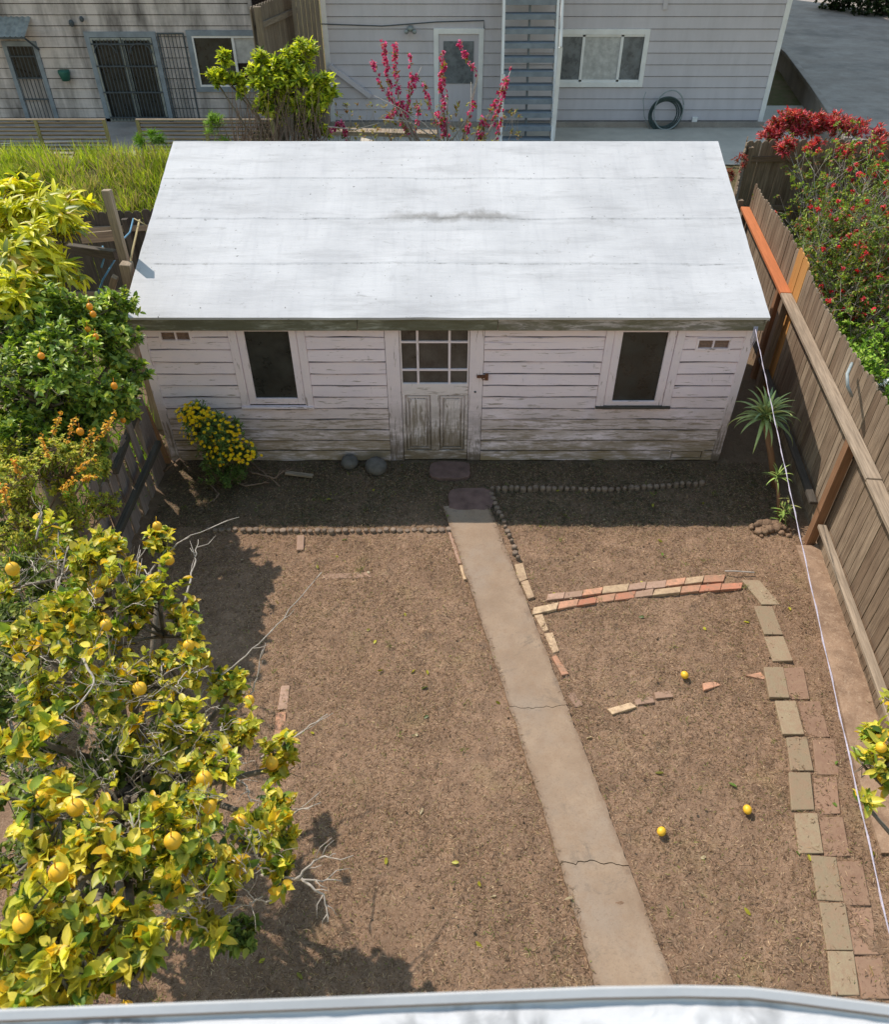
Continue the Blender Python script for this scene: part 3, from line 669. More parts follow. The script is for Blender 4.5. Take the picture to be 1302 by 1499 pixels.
# strip beside right fence
b=MB(); slab(b,[Z(1165,800),Z(1180,840),Z(1200,920),Z(1225,1010),Z(1245,1100),Z(1290,1250)],[Z(1200,800),Z(1222,840),Z(1248,920),Z(1278,1010),Z(1310,1100),Z(1370,1250)],.022)
tag(b.build('kerb_strip',mt['dirtstrip']),kind='structure')
# rocks
mt['rock']=plain('rock',(.13,.12,.11),.9,.35,9,.6)
for (px,py,r,lab) in((512,676,.12,'grey rounded rock against the shed wall left of door, the farther from door'),(551,683,.15,'dark rounded rock on the ground just left of the shed door')):
    b=MB(); q=Z(px,py+6); b.ball(q+V((0,.02,r*.4)),r,r*.8,12,8,.06); tag(b.build('rock',mt['rock'],smooth=True),lab,'rock')
for (px,py,px2,py2,lab) in((418,692,458,697,'short weathered wood offcut lying by the shed wall below the left window'),):
    b=MB(); b.beam(Z(px,py,.03),Z(px2,py2,.03),.06,.03); tag(b.build('wood_offcut',mt['wood_rail'],bevel=.003),lab,'wood scrap')
# bits of litter on the soil
for (px,py,px2,py2,lab) in((1062,868,1090,870,'thin dry stick lying above the right end of the brick line'),):
    b=MB(); b.tube([Z(px,py-32,.02),Z((px+px2)/2,py-32,.03),Z(px2+15,py2-32,.02)],.008,6); tag(b.build('stick',mt['twig']),lab,'stick')
# ------------------------------------------------------------------ fences
def on(p,q,t): return V(p).lerp(V(q),t)
def right_fence():
    x=lambda y:4.26+.13*(y-5.57)
    t=thing('boundary_fence','weathered dog-eared board fence with rails running along the right side of the yard','fence',(x(7),7,0))
    d=V((.13,1,0)).normalized(); n=V((d.y,-d.x,0))
    y=2.6; old=MB(); new=MB(); i=0
    while y<13.5:
        w=.142; h=2.02+.05*math.sin(y*1.3)+random.uniform(-.02,.02)- .012*(y-7)
        tgt=new if 9.75<y<10.35 else old
        tgt.picket(V((x(y)+.02,y,.0))+n*random.uniform(0,.006),d,n,w-.008,.018,h+( .07 if tgt is new else 0),lean=random.uniform(-.004,.004)); y+=w+.003
    old.build('pickets',mt['wood_old'],t); o=new.build('pickets',mt['wood_cedar'],t); o['label']='three new orange cedar pickets'
    def rail(y0,y1,z,m,w,h,lab=None,off=.06):
        b=MB(); b.beam((x(y0)-off,y0,z),(x(y1)-off,y1,z),w,h); o=b.build('rail',m,t,bevel=.006); 
        if lab: o['label']=lab
    rail(2.4,5.9,1.49,mt['wood_rail'],.15,.045); rail(5.905,10.08,1.5,mt['wood_rail'],.15,.045)
    rail(10.09,13.5,1.50,mt['wood_new'],.15,.05,'new orange redwood top rail')
    rail(2.4,6.50,.36,mt['wood_rail'],.09,.045); rail(6.9,13.4,.36,mt['wood_dark'],.09,.045,None)
    for (yy,m,lab,w) in((3.5,'wood_rail',None,.09),(6.62,'wood_brown','brown post with orange foot',.10),(10.0,'wood_old',None,.10),(10.35,'wood_brown','new brown post',.09),(13.45,'wood_old',None,.1)):
        b=MB(); xx=x(yy)-.065; b.bx(xx-w/2,xx+w/2,yy-w/2,yy+w/2,-.1,1.47); o=b.build('post',mt[m],t,bevel=.004)
        if lab: o['label']=lab
right_fence()
def picket_fence(name,label,P,Q,h,base,m,side=1,rails=(.35,1.35),post_every=2.4,pw=.14,post_m=None,rail_w=.09,rail_m=None,off=0,wob=.015):
    P=V(P);Q=V(Q);L=(Q-P).length;d=(Q-P).normalized();n=V((-d.y,d.x,0))*side
    t=thing(name,label,'fence',(P+Q)/2+V((0,0,base(((P+Q)/2).x,((P+Q)/2).y))))
    b=MB(); s=pw/2
    while s<L:
        q=P+d*s; b.picket(V((q.x,q.y,base(q.x,q.y))),d,n,pw-.005,.018,h+random.uniform(-wob,wob),lean=random.uniform(-.004,.004)); s+=pw
    b.build('pickets',mt[m],t)
    for r in rails:
        c=MB(); a0=P+V((0,0,base(P.x,P.y)+r))-n*.03;a1=Q+V((0,0,base(Q.x,Q.y)+r))-n*.03; c.beam(a0,a1,.04 if rail_w<.1 else rail_w,.09 if rail_w<.1 else .04); c.build('rail',mt[rail_m or m],t)
    k=0.;
    while k<=L+.01:
        q=P+d*min(k,L)-n*.09; z=base(q.x,q.y); c=MB(); c.bx(q.x-.045,q.x+.045,q.y-.045,q.y+.045,z-.1,z+h-.1); c.build('post',mt[post_m or m],t); k+=post_every
    return t
picket_fence('picket_fence','dark scalloped picket fence behind the shed along the rear of the yard',(-7.6,12.35,0),(5.0,13.55,0),1.78,lambda x,y:gz(x,y),'wood_dark',side=1,rails=(.4,1.5),rail_m='wood_rail')
picket_fence('picket_fence','grey dog-eared picket fence behind the red shrubs at upper right',(5.62,15.2,0),(10.6,15.2,0),1.52,lambda x,y:gz(x,y),'wood_old',side=1,rails=(.3,1.2))
picket_fence('picket_fence','short side fence between the red shrubs and pale patio, seen on edge',(5.12,13.75,0),(5.60,15.15,0),1.62,lambda x,y:gz(x,y),'wood_old',side=1,rails=(.3,1.3),post_every=1.4)
# left broken fence
def left_fence():
    t=thing('broken_fence','broken fence of pinkish grey planks leaning left of the shed','fence',(-3.75,7,0))
    b=MB(); y=8.05
    ps=[]
    while y>5.6:
        w=random.uniform(.13,.17); h=random.uniform(.75,1.25); 
        b.picket((-3.72+random.uniform(-.03,.03),y,-.02),V((random.uniform(-.05,.05),-1,0)),V((-1,0,0)),w,.02,h,lean=random.uniform(-.10,.10)); y-=w+random.uniform(.005,.05)
    b.build('planks',mt['wood_pink'],t)
    b=MB(); b.beam(Z(232,648,.62),Z(158,812,.55),.07,.08); b.build('rail',mt['wood_dark'],t,bevel=.006)
    b=MB(); b.beam(Z(205,585,.95),Z(168,690,1.0),.06,.09); b.build('rail',mt['wood_dark'],t,bevel=.006)
    for a,c,m,w in(((-3.86,8.12,-.05),(-3.95,8.0,1.5),'wood_pink',.12),((-3.70,5.62,-.05),(-3.85,5.6,1.0),'wood_pink',.1),((-3.72,8.2,-.05),(-3.80,8.15,.9),'wood_brown',.08)):
        b=MB(); b.beam(a,c,w,.05,(0,1,0)); b.build('post',mt[m],t,bevel=.005)
left_fence()
# old arbor posts beside the shed roof
def arbor():
    t=thing('arbor','ruined grey timber arbor of leaning posts and a crossbeam beside the left roof edge','arbor',(-4.1,9.2,0))
    def bm_(a,c,w,h,m): b=MB(); b.beam(a,c,w,h,(0,1,0)); return b.build('post',mt[m],t,bevel=.006)
    bm_(V((-3.94,9.12,2.2)),V((-3.96,9.22,3.2)),.10,.09,'wood_rail')
    bm_(V((-4.05,9.0,0)),Z(184,385,2.45),.13,.13,'wood_rail')
    bm_(Z(150,470,1.6),Z(168,405,2.3),.07,.07,'wood_rail')
    bm_(Z(188,600,.7),Z(196,470,1.6),.20,.05,'wood_rail')
    b=MB(); b.beam(Z(58,357,2.35),Z(170,373,2.4),.09,.11); b.build('crossbeam',mt['wood_dark'],t,bevel=.006)
    b=MB(); b.beam(Z(118,349,2.2),Z(165,345,2.2),.02,.14); b.build('board',mt['wood_rail'],t)
arbor()
b=MB(); a=Z(110,520,1.6);c=Z(84,450,2.5); b.beam(a-V((0,0,1.6)),a,.09,.09,(0,1,0)); b.beam(a,c,.09,.09,(0,1,0)); tag(b.build('post',mt['wood_rail'],bevel=.006),'lone grey square post poking out of the dark green orange tree','post')
b=MB(); b.tube([Z(195,320,2.2),Z(190,340,2.1),Z(178,352,2.3),Z(168,380,2.3),Z(150,410,2.2),Z(140,440,1.9)],.012,6); b.tube([Z(150,360,2.42),Z(152,378,2.3),Z(148,392,2.2)],.012,6); tag(b.build('rope',mt['blue'],smooth=True),'faded blue rope tangled round the arbor posts','rope')
b=MB(); b.tube([Z(204,322,2.1),Z(192,375,2.1),Z(190,400,2.0)],.014,6); b.tube([Z(196,320,2.2),Z(214,330,2.15)],.01,6); tag(b.build('bamboo_cane',mt['wood_yel'],smooth=True),'thin yellowish cane leaning between the arbor and roof edge','cane')
# clothesline
a=V((3.60,8.08,2.02)); c=Z(1302,1345,2.45); e=c+(c-a)*.35; b=MB()
pts=[]; L=(e-a).length
for i in range(60):
    s=i/59; q=a.lerp(e,s); q.z-=.10*math.sin(math.pi*s)*.35; pts.append(q)
strand=[]
b.tube(pts,.0032,5)
p2=[q+V((.006*math.sin(i*1.7),0,.006*math.cos(i*1.7))) for i,q in enumerate(pts)]; b.tube(p2,.0022,4)
for k_ in range(5): b.tube([a+V((.01*k_-.02,-.02,.03)),a+V((.012*k_-.025,-.05,-.06-.02*k_)),a+V((.008*k_-.03,-.04,-.14-.03*k_))],.004,5)
tag(b.build('clothesline',mt['cord'],smooth=True),'white cord stretched from the right shed corner towards the camera','cord')
# ------------------------------------------------------------------ rear houses
def grey_house():
    YW=20.0; xl=-2.72; xr=7.62; zb=1.16; zt=5.3
    t=thing('grey_house','grey lap sided house with white trimmed window behind the shed','house',(2.5,YW,1.15))
    def X(px,row): return Y(px,row,YW).x
    def Zz(row): return Y(700,row,YW).z
    wx0,wx1,wz0,wz1=X(817,42),X(953,42),Zz(127),Zz(42)
    dx0,dx1,dz1=X(635,41),X(709,41),Zz(41)
    w=MB(); lap(w,xl+.1,xr-.1,zb+.15,zt,YW,.235,[(wx0,wx1,wz0,wz1),(dx0,dx1,zb-.1,dz1)],proud=.022,gap=.012,jit=0,seg=9)
    w.build('siding',mt['greysiding'],t)
    w=MB(); w.bx(xl,xr,YW+.03,YW+7.9,zb-.3,zt-.05); w.build('wall_core',mt['dark'],t)
    for (x0_,x1_) in((xl-.01,xl+.1),(xr-.1,xr+.01)): w=MB(); w.bx(x0_,x1_,YW-.035,YW+.02,zb+.1,zt); w.build('corner_board',mt['whitetrim'],t)
    w=MB(); w.bx(xl-.04,xr+.04,YW-.10,YW+.02,zb-.15,zb+.13); w.build('foundation',mt['concrete_grey'],t)
    w=MB(); w.bx(xl-.4,xr+.1,YW-.35,YW+8.4,zt,zt+.12); w.build('eave',mt['greysiding'],t)
    w=MB(); w.add([(xl,YW,zt+.125),(xr,YW,zt+.125),(xr,YW+6,9.6),(xl,YW+6,9.6),(xl,YW+6,zt+.125),(xr,YW+6,zt+.125)],[(0,1,2,3),(0,3,4),(1,5,2),(0,4,5,1)]); w.bx(xl+.1,xr-.05,YW+6.01,YW+24,zt+.121,17.5); w.build('upper_shade_block',mt['greysiding'],t)  # unseen gable and tall block, added and sized to shade the driveway
    w=MB(); w.bx(xl+.03,xr-.02,YW+8.0,YW+23.9,zb-.3,zt); w.build('shade_block_base',mt['greysiding'],t)  # unseen rear bulk, deepened to sit under the added shading block
    f=MB(); frame(f,wx0-.0,wx1,wz0,wz1,YW-.02,.11,.03); wf=f.build('window',mt['whitetrim'],t,bevel=.004)
    f=MB(); m1=X(851,100);m2=X(906,100)
    f.bx(m1-.03,m1+.03,YW-.03,YW+.0,wz0+.11,wz1-.11); f.bx(m2-.03,m2+.03,YW-.03,YW,wz0+.11,wz1-.11); f.bx(wx0+.11,wx1-.11,YW-.03,YW,wz0+.11,wz0+.15); f.bx(wx0+.11,wx1-.11,YW-.03,YW,wz1-.15,wz1-.11); f.build('sash',mt['whitetrim'],wf)
    for (a,c,m) in((wx0+.11,m1-.03,'glass_blue'),(m1+.03,m2-.03,'curtain'),(m2+.03,wx1-.11,'glass_blue')):
        f=MB(); f.bx(a,c,YW-.008,YW+.002,wz0+.15,wz1-.15); f.build('pane',mt[m],wf)
    f=MB(); frame(f,dx0,dx1,zb,dz1,YW-.02,.11,.03,.02); df=f.build('door',mt['whitetrim'],t,bevel=.004)
    f=MB(); f.bx(dx0+.11,dx1-.11,YW-.015,YW+.01,zb+.02,dz1-.11); f.build('door_leaf',mt['greysiding'],df)
    f=MB(); f.bx(dx0+.22,dx1-.22,YW-.03,YW-.016,dz1-1.1,dz1-.25); f.build('pane',mt['glass_blue'],df)
    # wall lamp
    q=Y(601,42,YW-.12); f=MB(); f.ball(q,.085,.06,10,7); f.bx(q.x-.05,q.x+.05,YW-.10,YW-.02,q.z-.05,q.z+.05); f.ball(q+V((-.09,-.05,-.05)),.05); f.ball(q+V((.09,-.05,-.05)),.05); f.build('wall_lamp',mt['metal'],t,smooth=True)
    q=Y(1017,176,YW-.03); f=MB(); f.bx(q.x-.06,q.x+.06,YW-.08,YW-.02,q.z-.08,q.z+.08); f.build('socket_box',mt['whitetrim'],t,bevel=.005)
    q=Y(975,6,YW-.03); f=MB(); f.bx(q.x-.05,q.x+.05,YW-.04,YW-.02,q.z-.1,q.z+.15); f.build('vent_plate',mt['greysiding'],t)
    # conduit wire and downpipe stub
    f=MB(); f.tube([Y(470,35,YW-.04),Y(560,38,YW-.04),Y(640,32,YW-.04),Y(709,30,YW-.04),Y(709,42,YW-.04)],.012,5); f.build('cable',mt['iron'],t)
    f=MB(); f.beam(Y(482,96,YW-.08),Y(543,141,YW-.08),.10,.10); f.build('brace_board',mt['greysiding'],t)
    # stair: two stringers, treads, going up and away from the camera's left-right
    st=MB(); topz=5.4
    sx0,sx1=X(731,100),X(803,100)
    yb,zb0=18.35,1.15; yt,zt0=YW-.15,topz
    for x in(sx0,sx1): st.beam((x,yb,zb0+.05),(x,yt,zt0),.05,.30,(0,0,1))
    s=st.build('staircase',mt['whitetrim'],t,bevel=.004)
    n=17
    for i in range(n):
        f=MB(); u=(i+.6)/n; yy=yb+(yt-yb)*u; zz=zb0+(zt0-zb0)*u; f.bx(sx0+.025,sx1-.025,yy-.15,yy+.14,zz-.06,zz+.04); f.build('tread',mt['bluegrey'],s)
    f=MB(); xm=(sx0+sx1)/2; f.beam((xm,yb+.1,zb0-.1),(xm,yt+.05,zt0-.22),.04,.12); f.build('centre_stringer',mt['bluegrey'],s)
    f=MB(); f.bx(sx1-.02,sx1+.07,yb-.02,yb+.07,1.1,3.1); f.beam((sx1+.03,yb,3.1),(sx1+.03,yt,6.2),.05,.09); 
    f.bx(sx0-.06,sx0+.03,yb-.02,yb+.07,1.1,2.6); f.beam((sx0-.03,yb,2.6),(sx0-.03,yt,6.2),.04,.07); f.build('handrail',mt['whitetrim'],s,bevel=.004)
    # landing rail up top: its slats throw the striped shadow on the patio
    f=MB(); f.bx(xl,xr,YW-.33,YW-.29,zt+.95,zt+1.0)
    xx=xl
    while xx<xr: f.bx(xx,xx+.06,YW-.33,YW-.29,zt+.12,zt+.95); xx+=.22
    f.build('railing',mt['whitetrim'],t)
grey_house()
def hose():
    c=Y(975,163,19.85); b=MB(); 
    def loop(rx,rz,ph,off,n=40,turn=1.0): return [c+V((rx*math.cos(ph+2*math.pi*turn*i/n)+off[0],-.02*off[2]-.02,rz*math.sin(ph+2*math.pi*turn*i/n)+off[1])) for i in range(n+1)]
    for k_ in range(4): b.tube(loop(.30+.03*k_,.28+.03*k_,k_,(random.uniform(-.03,.03),-.05,k_)),.018,6)
    o=b.build('hose_coil',mt['hose'],smooth=True); tag(o,'dark garden hose coiled on the grey house wall right of its window','hose')
    b=MB(); b.tube(loop(.34,.42,.3,(.04,.05,5)),.014,6); b.tube([c+V((-.55,-.05,.42)),c+V((-.58,-.05,.25)),c+V((-.5,-.05,-.1)),c+V((-.3,-.05,-.4))],.010,5); b.build('pale_hose',mt['hose_lt'],o,smooth=True)
hose()
def left_house():
    YW=20.5; zb=1.15; zt=5.1; xl,xr=-12.5,-4.35
    t=thing('weathered_house','stained beige lap sided house with barred doors at upper left','house',(-8,YW,1.15))
    X=lambda px,row:Y(px,row,YW).x
    Zz=lambda row:Y(200,row,YW).z
    # double door, window, left door
    D=(X(122,46),X(226,46)+.02,zb,Zz(46)); Wn=(X(272,46),X(272,46)+2.1,Zz(134),Zz(44)); L=(X(3,60)-.02,X(52,58),zb,Zz(60))
    w=MB(); lap(w,xl,xr-.08,zb+.1,zt,YW,.215,[(D[0],D[1],D[2]-.2,D[3]),Wn,(L[0],L[1],L[2]-.2,L[3])],proud=.022,gap=.016,jit=.003,seg=1)
    w.build('siding',mt['oldsiding'],t)
    w=MB(); w.bx(xl,xr-.02,YW+.03,YW+6,zb-.3,zt-.05); w.build('wall_core',mt['dark'],t)
    w=MB(); w.bx(xr-.08,xr,YW-.03,YW+.02,zb,zt); w.build('corner_board',mt['oldsiding'],t)
    w=MB(); w.bx(xl,xr+.02,YW-.05,YW+.02,zb-.2,zb+.09); w.build('foundation',mt['concrete_grey'],t)
    w=MB(); w.bx(xl,xr+.3,YW-.25,YW+6,zt,zt+.1); w.build('eave',mt['oldsiding'],t)
    f=MB(); frame(f,*D,YW-.02,.11,.03,.02); dd=f.build('double_door',mt['bluegrey'],t)
    f=MB(); f.bx(D[0]+.11,D[1]-.11,YW-.01,YW+.01,D[2],D[3]-.11); f.build('pane',mt['glass'],dd)
    f=MB(); mid=(D[0]+D[1])/2
    for (a,c) in((D[0]+.12,mid-.01),(mid+.01,D[1]-.12)): frame(f,a,c,D[2]+.03,D[3]-.12,YW-.03,.05,.03)
    f.build('door_leaf',mt['metal'],dd)
    f=MB(); x=D[0]+.18
    while x<D[1]-.15: f.tube([(x,YW-.08,D[2]+.05),(x,YW-.08,D[3]-.15)],.012,4); x+=.085
    for z in(.1,.65,1.2,1.65): f.bx(D[0]+.12,D[1]-.12,YW-.095,YW-.065,D[2]+z,D[2]+z+.03)
    for cx in((D[0]+mid)/2,(D[1]+mid)/2): f.tube([(cx+.25*math.cos(a/12*math.pi),YW-.09,D[3]-.42+.2*math.sin(a/12*math.pi)) for a in range(13)],.014,4)
    f.build('security_gate',mt['iron'],dd)
    # gate leaf folded against wall
    g=MB(); gx=D[1]+.03; frame(g,gx,gx+.62,D[2]+.05,D[3]-.02,YW-.03,.03,.03)
    x=gx+.08
    while x<gx+.58: g.tube([(x,YW-.05,D[2]+.06),(x,YW-.05,D[3]-.03)],.010,4); x+=.085
    g.build('folded_gate',mt['iron'],t)
    f=MB(); frame(f,*Wn,YW-.02,.11,.03); wf=f.build('window',mt['bluegrey'],t)
    f=MB(); frame(f,Wn[0]+.11,Wn[1]-.11,Wn[2]+.11,Wn[3]-.11,YW-.01,.04,.03); mx=(Wn[0]+Wn[1])/2; f.bx(mx-.03,mx+.03,YW-.035,YW-.0,Wn[2]+.11,Wn[3]-.11); f.build('sash',mt['whitetrim'],wf)
    f=MB(); f.bx(Wn[0]+.12,mx,YW-.002,YW+.006,Wn[2]+.12,Wn[3]-.12); f.build('pane',mt['glass'],wf)
    f=MB(); f.bx(mx,Wn[1]-.12,YW-.004,YW+.006,Wn[2]+.6,Wn[3]-.12); f.build('blind',mt['curtain'],wf)
    f=MB(); frame(f,*L,YW-.02,.10,.03,.02); ld=f.build('door',mt['bluegrey'],t)
    f=MB(); f.bx(L[0]+.1,L[1]-.1,YW-.02,YW+.005,L[2]+.02,L[2]+.95); f.build('door_leaf',mt['oldsiding'],ld)
    f=MB(); f.bx(L[0]+.1,L[1]-.1,YW-.01,YW+.005,L[2]+.95,L[3]-.1); f.build('pane',mt['glass'],ld)
    f=MB(); x=L[0]+.14
    while x<L[1]-.1: f.tube([(x,YW-.06,L[2]+.05),(x,YW-.06,L[3]-.1)],.010,4); x+=.09
    for z in(.5,.95,1.4): f.bx(L[0]+.1,L[1]-.1,YW-.075,YW-.05,L[2]+z,L[2]+z+.03)
    f.build('security_gate',mt['iron'],ld)
    # awning of corrugated metal
    a=MB(); x0,x1=X(-8,60)-.1,X(54,55); n=int((x1-x0)/.02); vs=[]
    for i in range(n+1):
        x=x0+(x1-x0)*i/n; h=.012*math.sin(i*1.0)
        vs+= [(x,YW-.02,Zz(28)+.05+h),(x,YW-.62,Zz(28)-.25+h)]
    a.add(vs,[(2*i,2*i+1,2*i+3,2*i+2) for i in range(n)]); aw=a.build('awning',mt['metal'],t,smooth=True)
    f=MB(); f.beam((x1-.03,YW-.6,Zz(28)-.26),(x1-.03,YW-.02,Zz(28)-.6),.03,.03); f.beam((x0,YW-.6,Zz(28)-.27),(x1,YW-.6,Zz(28)-.27),.03,.04); f.build('bracket',mt['iron'],aw)
    for (px,py,r) in((104,34,.06),(119,28,.05)):
        f=MB(); q=Y(px,py,YW-.1); f.ball(q,r,r*1.2,8,6); f.beam(q,q+V((0,.1,0)),.03,.03); f.build('wall_lamp',mt['iron'],t,smooth=True)
    f=MB(); q=Y(94,109,YW-.12); vs=[q+V((.13*math.cos(a),.09*math.sin(a),.06)) for a in np.linspace(0,6.28,11)[:-1]]
    f.tube([q+V((0,0,-.13)),q+V((0,0,.04)),q+V((0,0,.09))],[.09,.14,.13],10); o=f.build('wall_pot',mt['greenpot'],smooth=True); tag(o,'dark green pot hanging on the weathered wall between the barred doors','flower pot')
left_house()
# tall fence wedge between the two houses
t=thing('tall_fence','tall brown board fence standing on edge between the two rear houses','fence',(-3.6,19,1.15))
b=MB(); P=V((-3.85,18.1,0));Q=V((-3.35,20.4,0)); d=(Q-P).normalized(); n=V((-d.y,d.x,0))
s=0
while s<(Q-P).length:
    q=P+d*s; b.picket((q.x,q.y,1.1),d,n,.14,.02,2.75); s+=.145
b.build('pickets',mt['wood_tall'],t); b=MB(); b.beam((P.x+.06,P.y,2.0),(Q.x+.06,Q.y,2.0),.05,.1); b.beam((P.x+.06,P.y,3.5),(Q.x+.06,Q.y,3.5),.05,.1); b.build('rail',mt['wood_tall'],t)
b=MB(); b.bx(-3.80,-3.66,18.02,18.12,1.1,3.85); b.build('post',mt['wood_tall'],t)
t2=thing('tall_fence','dim pale plank screen beside the grey house left corner','fence',(-2.95,19.6,1.15)); b=MB()
for i in range(6): b.bx(-3.30+.10*i,-3.21+.10*i,19.6,19.62,1.1,4.9)
b.build('planks',mt['wood_tall'],t2)
# trellis fences on the neighbour's bank
for (x0,x1,lab) in((-11.5,-7.12,'low slatted lath fence on the grass bank left of the gap, pale pipe across'),(-6.48,-3.6,'low lath fence on the grass bank right of the gap, partly behind shrubs')):
    yy=17.5; t=thing('lath_fence',lab,'fence',((x0+x1)/2,yy,1.15)); b=MB()
    for i in range(9): b.beam((x0,yy,1.24+i*.078),(x1,yy,1.24+i*.078),.012,.032)
    b.build('slats',mt['wood_old'],t)
    for x in np.linspace(x0+.03,x1-.03,max(2,int((x1-x0)/1.3)+1)):
        b=MB(); b.bx(x-.035,x+.035,yy-.05,yy-.008,1.0,1.93); b.build('post',mt['wood_yel'],t)
    b=MB(); b.beam((x0,yy-.015,1.935),(x1,yy-.015,1.935),.06,.025); b.build('top_rail',mt['wood_rail'],t)
b=MB(); b.tube([Z(-30,212,1.45),Z(60,209,1.47),Z(118,208,1.48)],.018,6); tag(b.build('pipe',mt['hose_lt'],smooth=True),'thin pale pipe resting against the left lath fence','pipe')
# driveway, patio, dark gap
b=MB(); zz=1.62
P=[(1138,70),(1150,80),(1185,128),(1236,205),(1600,205),(1700,-60),(1120,-60)]
Q=[Z(x,y,zz) for x,y in P]; m=len(Q); b.add(Q+[V((q.x,q.y,.9)) for q in Q],[tuple(range(m))]+[(i,m+i,m+(i+1)%m,(i+1)%m) for i in range(m)],rnd=0); me_=b.build('driveway',mt['concrete_grey']); tag(me_,kind='structure')
b=MB(); 
for a,c in zip(P[:3],P[1:4]): b.beam(Z(*a,zz+.045)+V((.09,0,0)),Z(*c,zz+.045)+V((.09,0,0)),.16,.10)
tag(b.build('kerb',mt['concrete_grey'],bevel=.01),kind='structure')
b=MB(); Q=[V((-3.6,17.05,1.17)),V((11,17.05,1.17)),V((11,22,1.17)),V((-3.6,22,1.17))]; b.add(Q,[(0,1,2,3)],rnd=0); tag(b.build('patio',mt['patio']),kind='structure')
b=MB(); Q=[V((-7.1,16.6,1.165)),V((-6.5,16.6,1.165)),V((-6.3,17.3,1.17)),V((-4.5,17.9,1.17)),V((-4.5,20.5,1.17)),V((-12,20.5,1.17)),V((-12,17.9,1.17)),V((-7.2,17.3,1.17))]; b.add(Q,[tuple(range(8))],rnd=0); tag(b.build('pavement',mt['concrete_grey']),kind='structure')
# deck plank behind the blossom bush
b=MB(); b.beam(Y(478,192,17.0),Y(640,196,17.0),.3,.08); tag(b.build('timber_plank',mt['wood_rail'],bevel=.004),'pale timber plank lying behind the pink blossom tree','plank')
# ------------------------------------------------------------------ plants
LEM=[(3.4,(.82,.70,.10)),(3.4,(.58,.58,.09)),(1.9,(.30,.41,.06)),(1.2,(.82,.52,.03)),(.7,(.10,.18,.03))]
LEMD=[(3,(.15,.20,.025)),(2,(.08,.13,.02)),(1.5,(.28,.30,.03)),(.5,(.45,.36,.04))]
GRN=[(3,(.24,.36,.07)),(2,(.38,.50,.08)),(1,(.11,.19,.04)),(1.2,(.62,.66,.12))]
YEL=[(3,(.85,.78,.06)),(2,(.58,.60,.05)),(1,(.22,.30,.04)),(.5,(.6,.42,.03))]
def blobs(L,zf=None): return [(Z(px,py,h),(r,r,r*.75),n) for (px,py,h,r,n) in L]
lb=blobs([(70,815,2.55,.42,50),(165,790,2.5,.24,26),(150,860,2.6,.36,44),(230,905,2.45,.34,44),(235,790,2.2,.12,12),(45,920,2.75,.40,44),(140,975,2.7,.36,44),(260,985,2.3,.30,36),(335,1000,2.0,.18,16),(240,1075,2.5,.30,34),(340,1090,2.1,.24,24),(410,1110,1.8,.20,20),(40,1060,2.9,.30,20),
 (300,1180,2.6,.28,30),(395,1190,2.1,.22,24),(60,1180,2.9,.25,10),(170,1180,2.6,.3,18),(250,1250,2.9,.24,26),(350,1270,2.5,.22,24),(415,1275,2.2,.12,10),(130,1260,3.1,.24,22),(50,1240,3.1,.24,22),(70,1350,3.25,.24,26),(110,1430,3.2,.18,18),(170,1340,3.1,.22,18),(195,1410,3.0,.14,12),(20,1440,3.2,.2,18),(290,1335,2.5,.18,12)])
fr=[Z(*q) for q in[(18,833,2.9),(58,1171,3.1),(110,1183,3.1),(253,1231,3.05),(299,1141,2.75),(306,1181,2.75),(351,1202,2.5),(85,1277,3.3),(33,1352,3.35),(184,1477,2.2),(276,945,2.55),(155,915,2.8),(230,770,2.35),(143,867,2.75),(268,912,2.4),(204,1008,2.75),(398,1117,2.0),(247,820,2.3),(365,1025,2.05)]]
tree('lemon_tree','large yellowing lemon tree full of fruit at the lower left','tree',(-2.35,3.0,0),[(c,r,int(n*1.75)) for c,r,n in lb],.069,.041,9,LEM,.06,.9,fruits=fr,fruit_r=.036,sub=7,droop=.25,fold=.30,twig=.16)
# darker understory of the lemon tree
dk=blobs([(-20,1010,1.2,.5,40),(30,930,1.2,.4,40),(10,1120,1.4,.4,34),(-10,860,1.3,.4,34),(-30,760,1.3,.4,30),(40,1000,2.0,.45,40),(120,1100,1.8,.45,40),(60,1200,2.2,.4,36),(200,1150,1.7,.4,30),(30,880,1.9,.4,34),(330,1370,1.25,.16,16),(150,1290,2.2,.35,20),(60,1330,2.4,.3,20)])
tree('vine_shrub','dark twiggy green shrub growing underneath the lemon tree','shrub',(-2.9,2.6,0),[(c,(r[0]*1.1,r[1]*1.1,r[2]),n*5) for c,r,n in dk],.055,.032,9,[(3,(.13,.19,.04)),(2,(.22,.28,.05)),(1,(.34,.36,.07))],.03,.8,'leaf2','twig',sub=6)
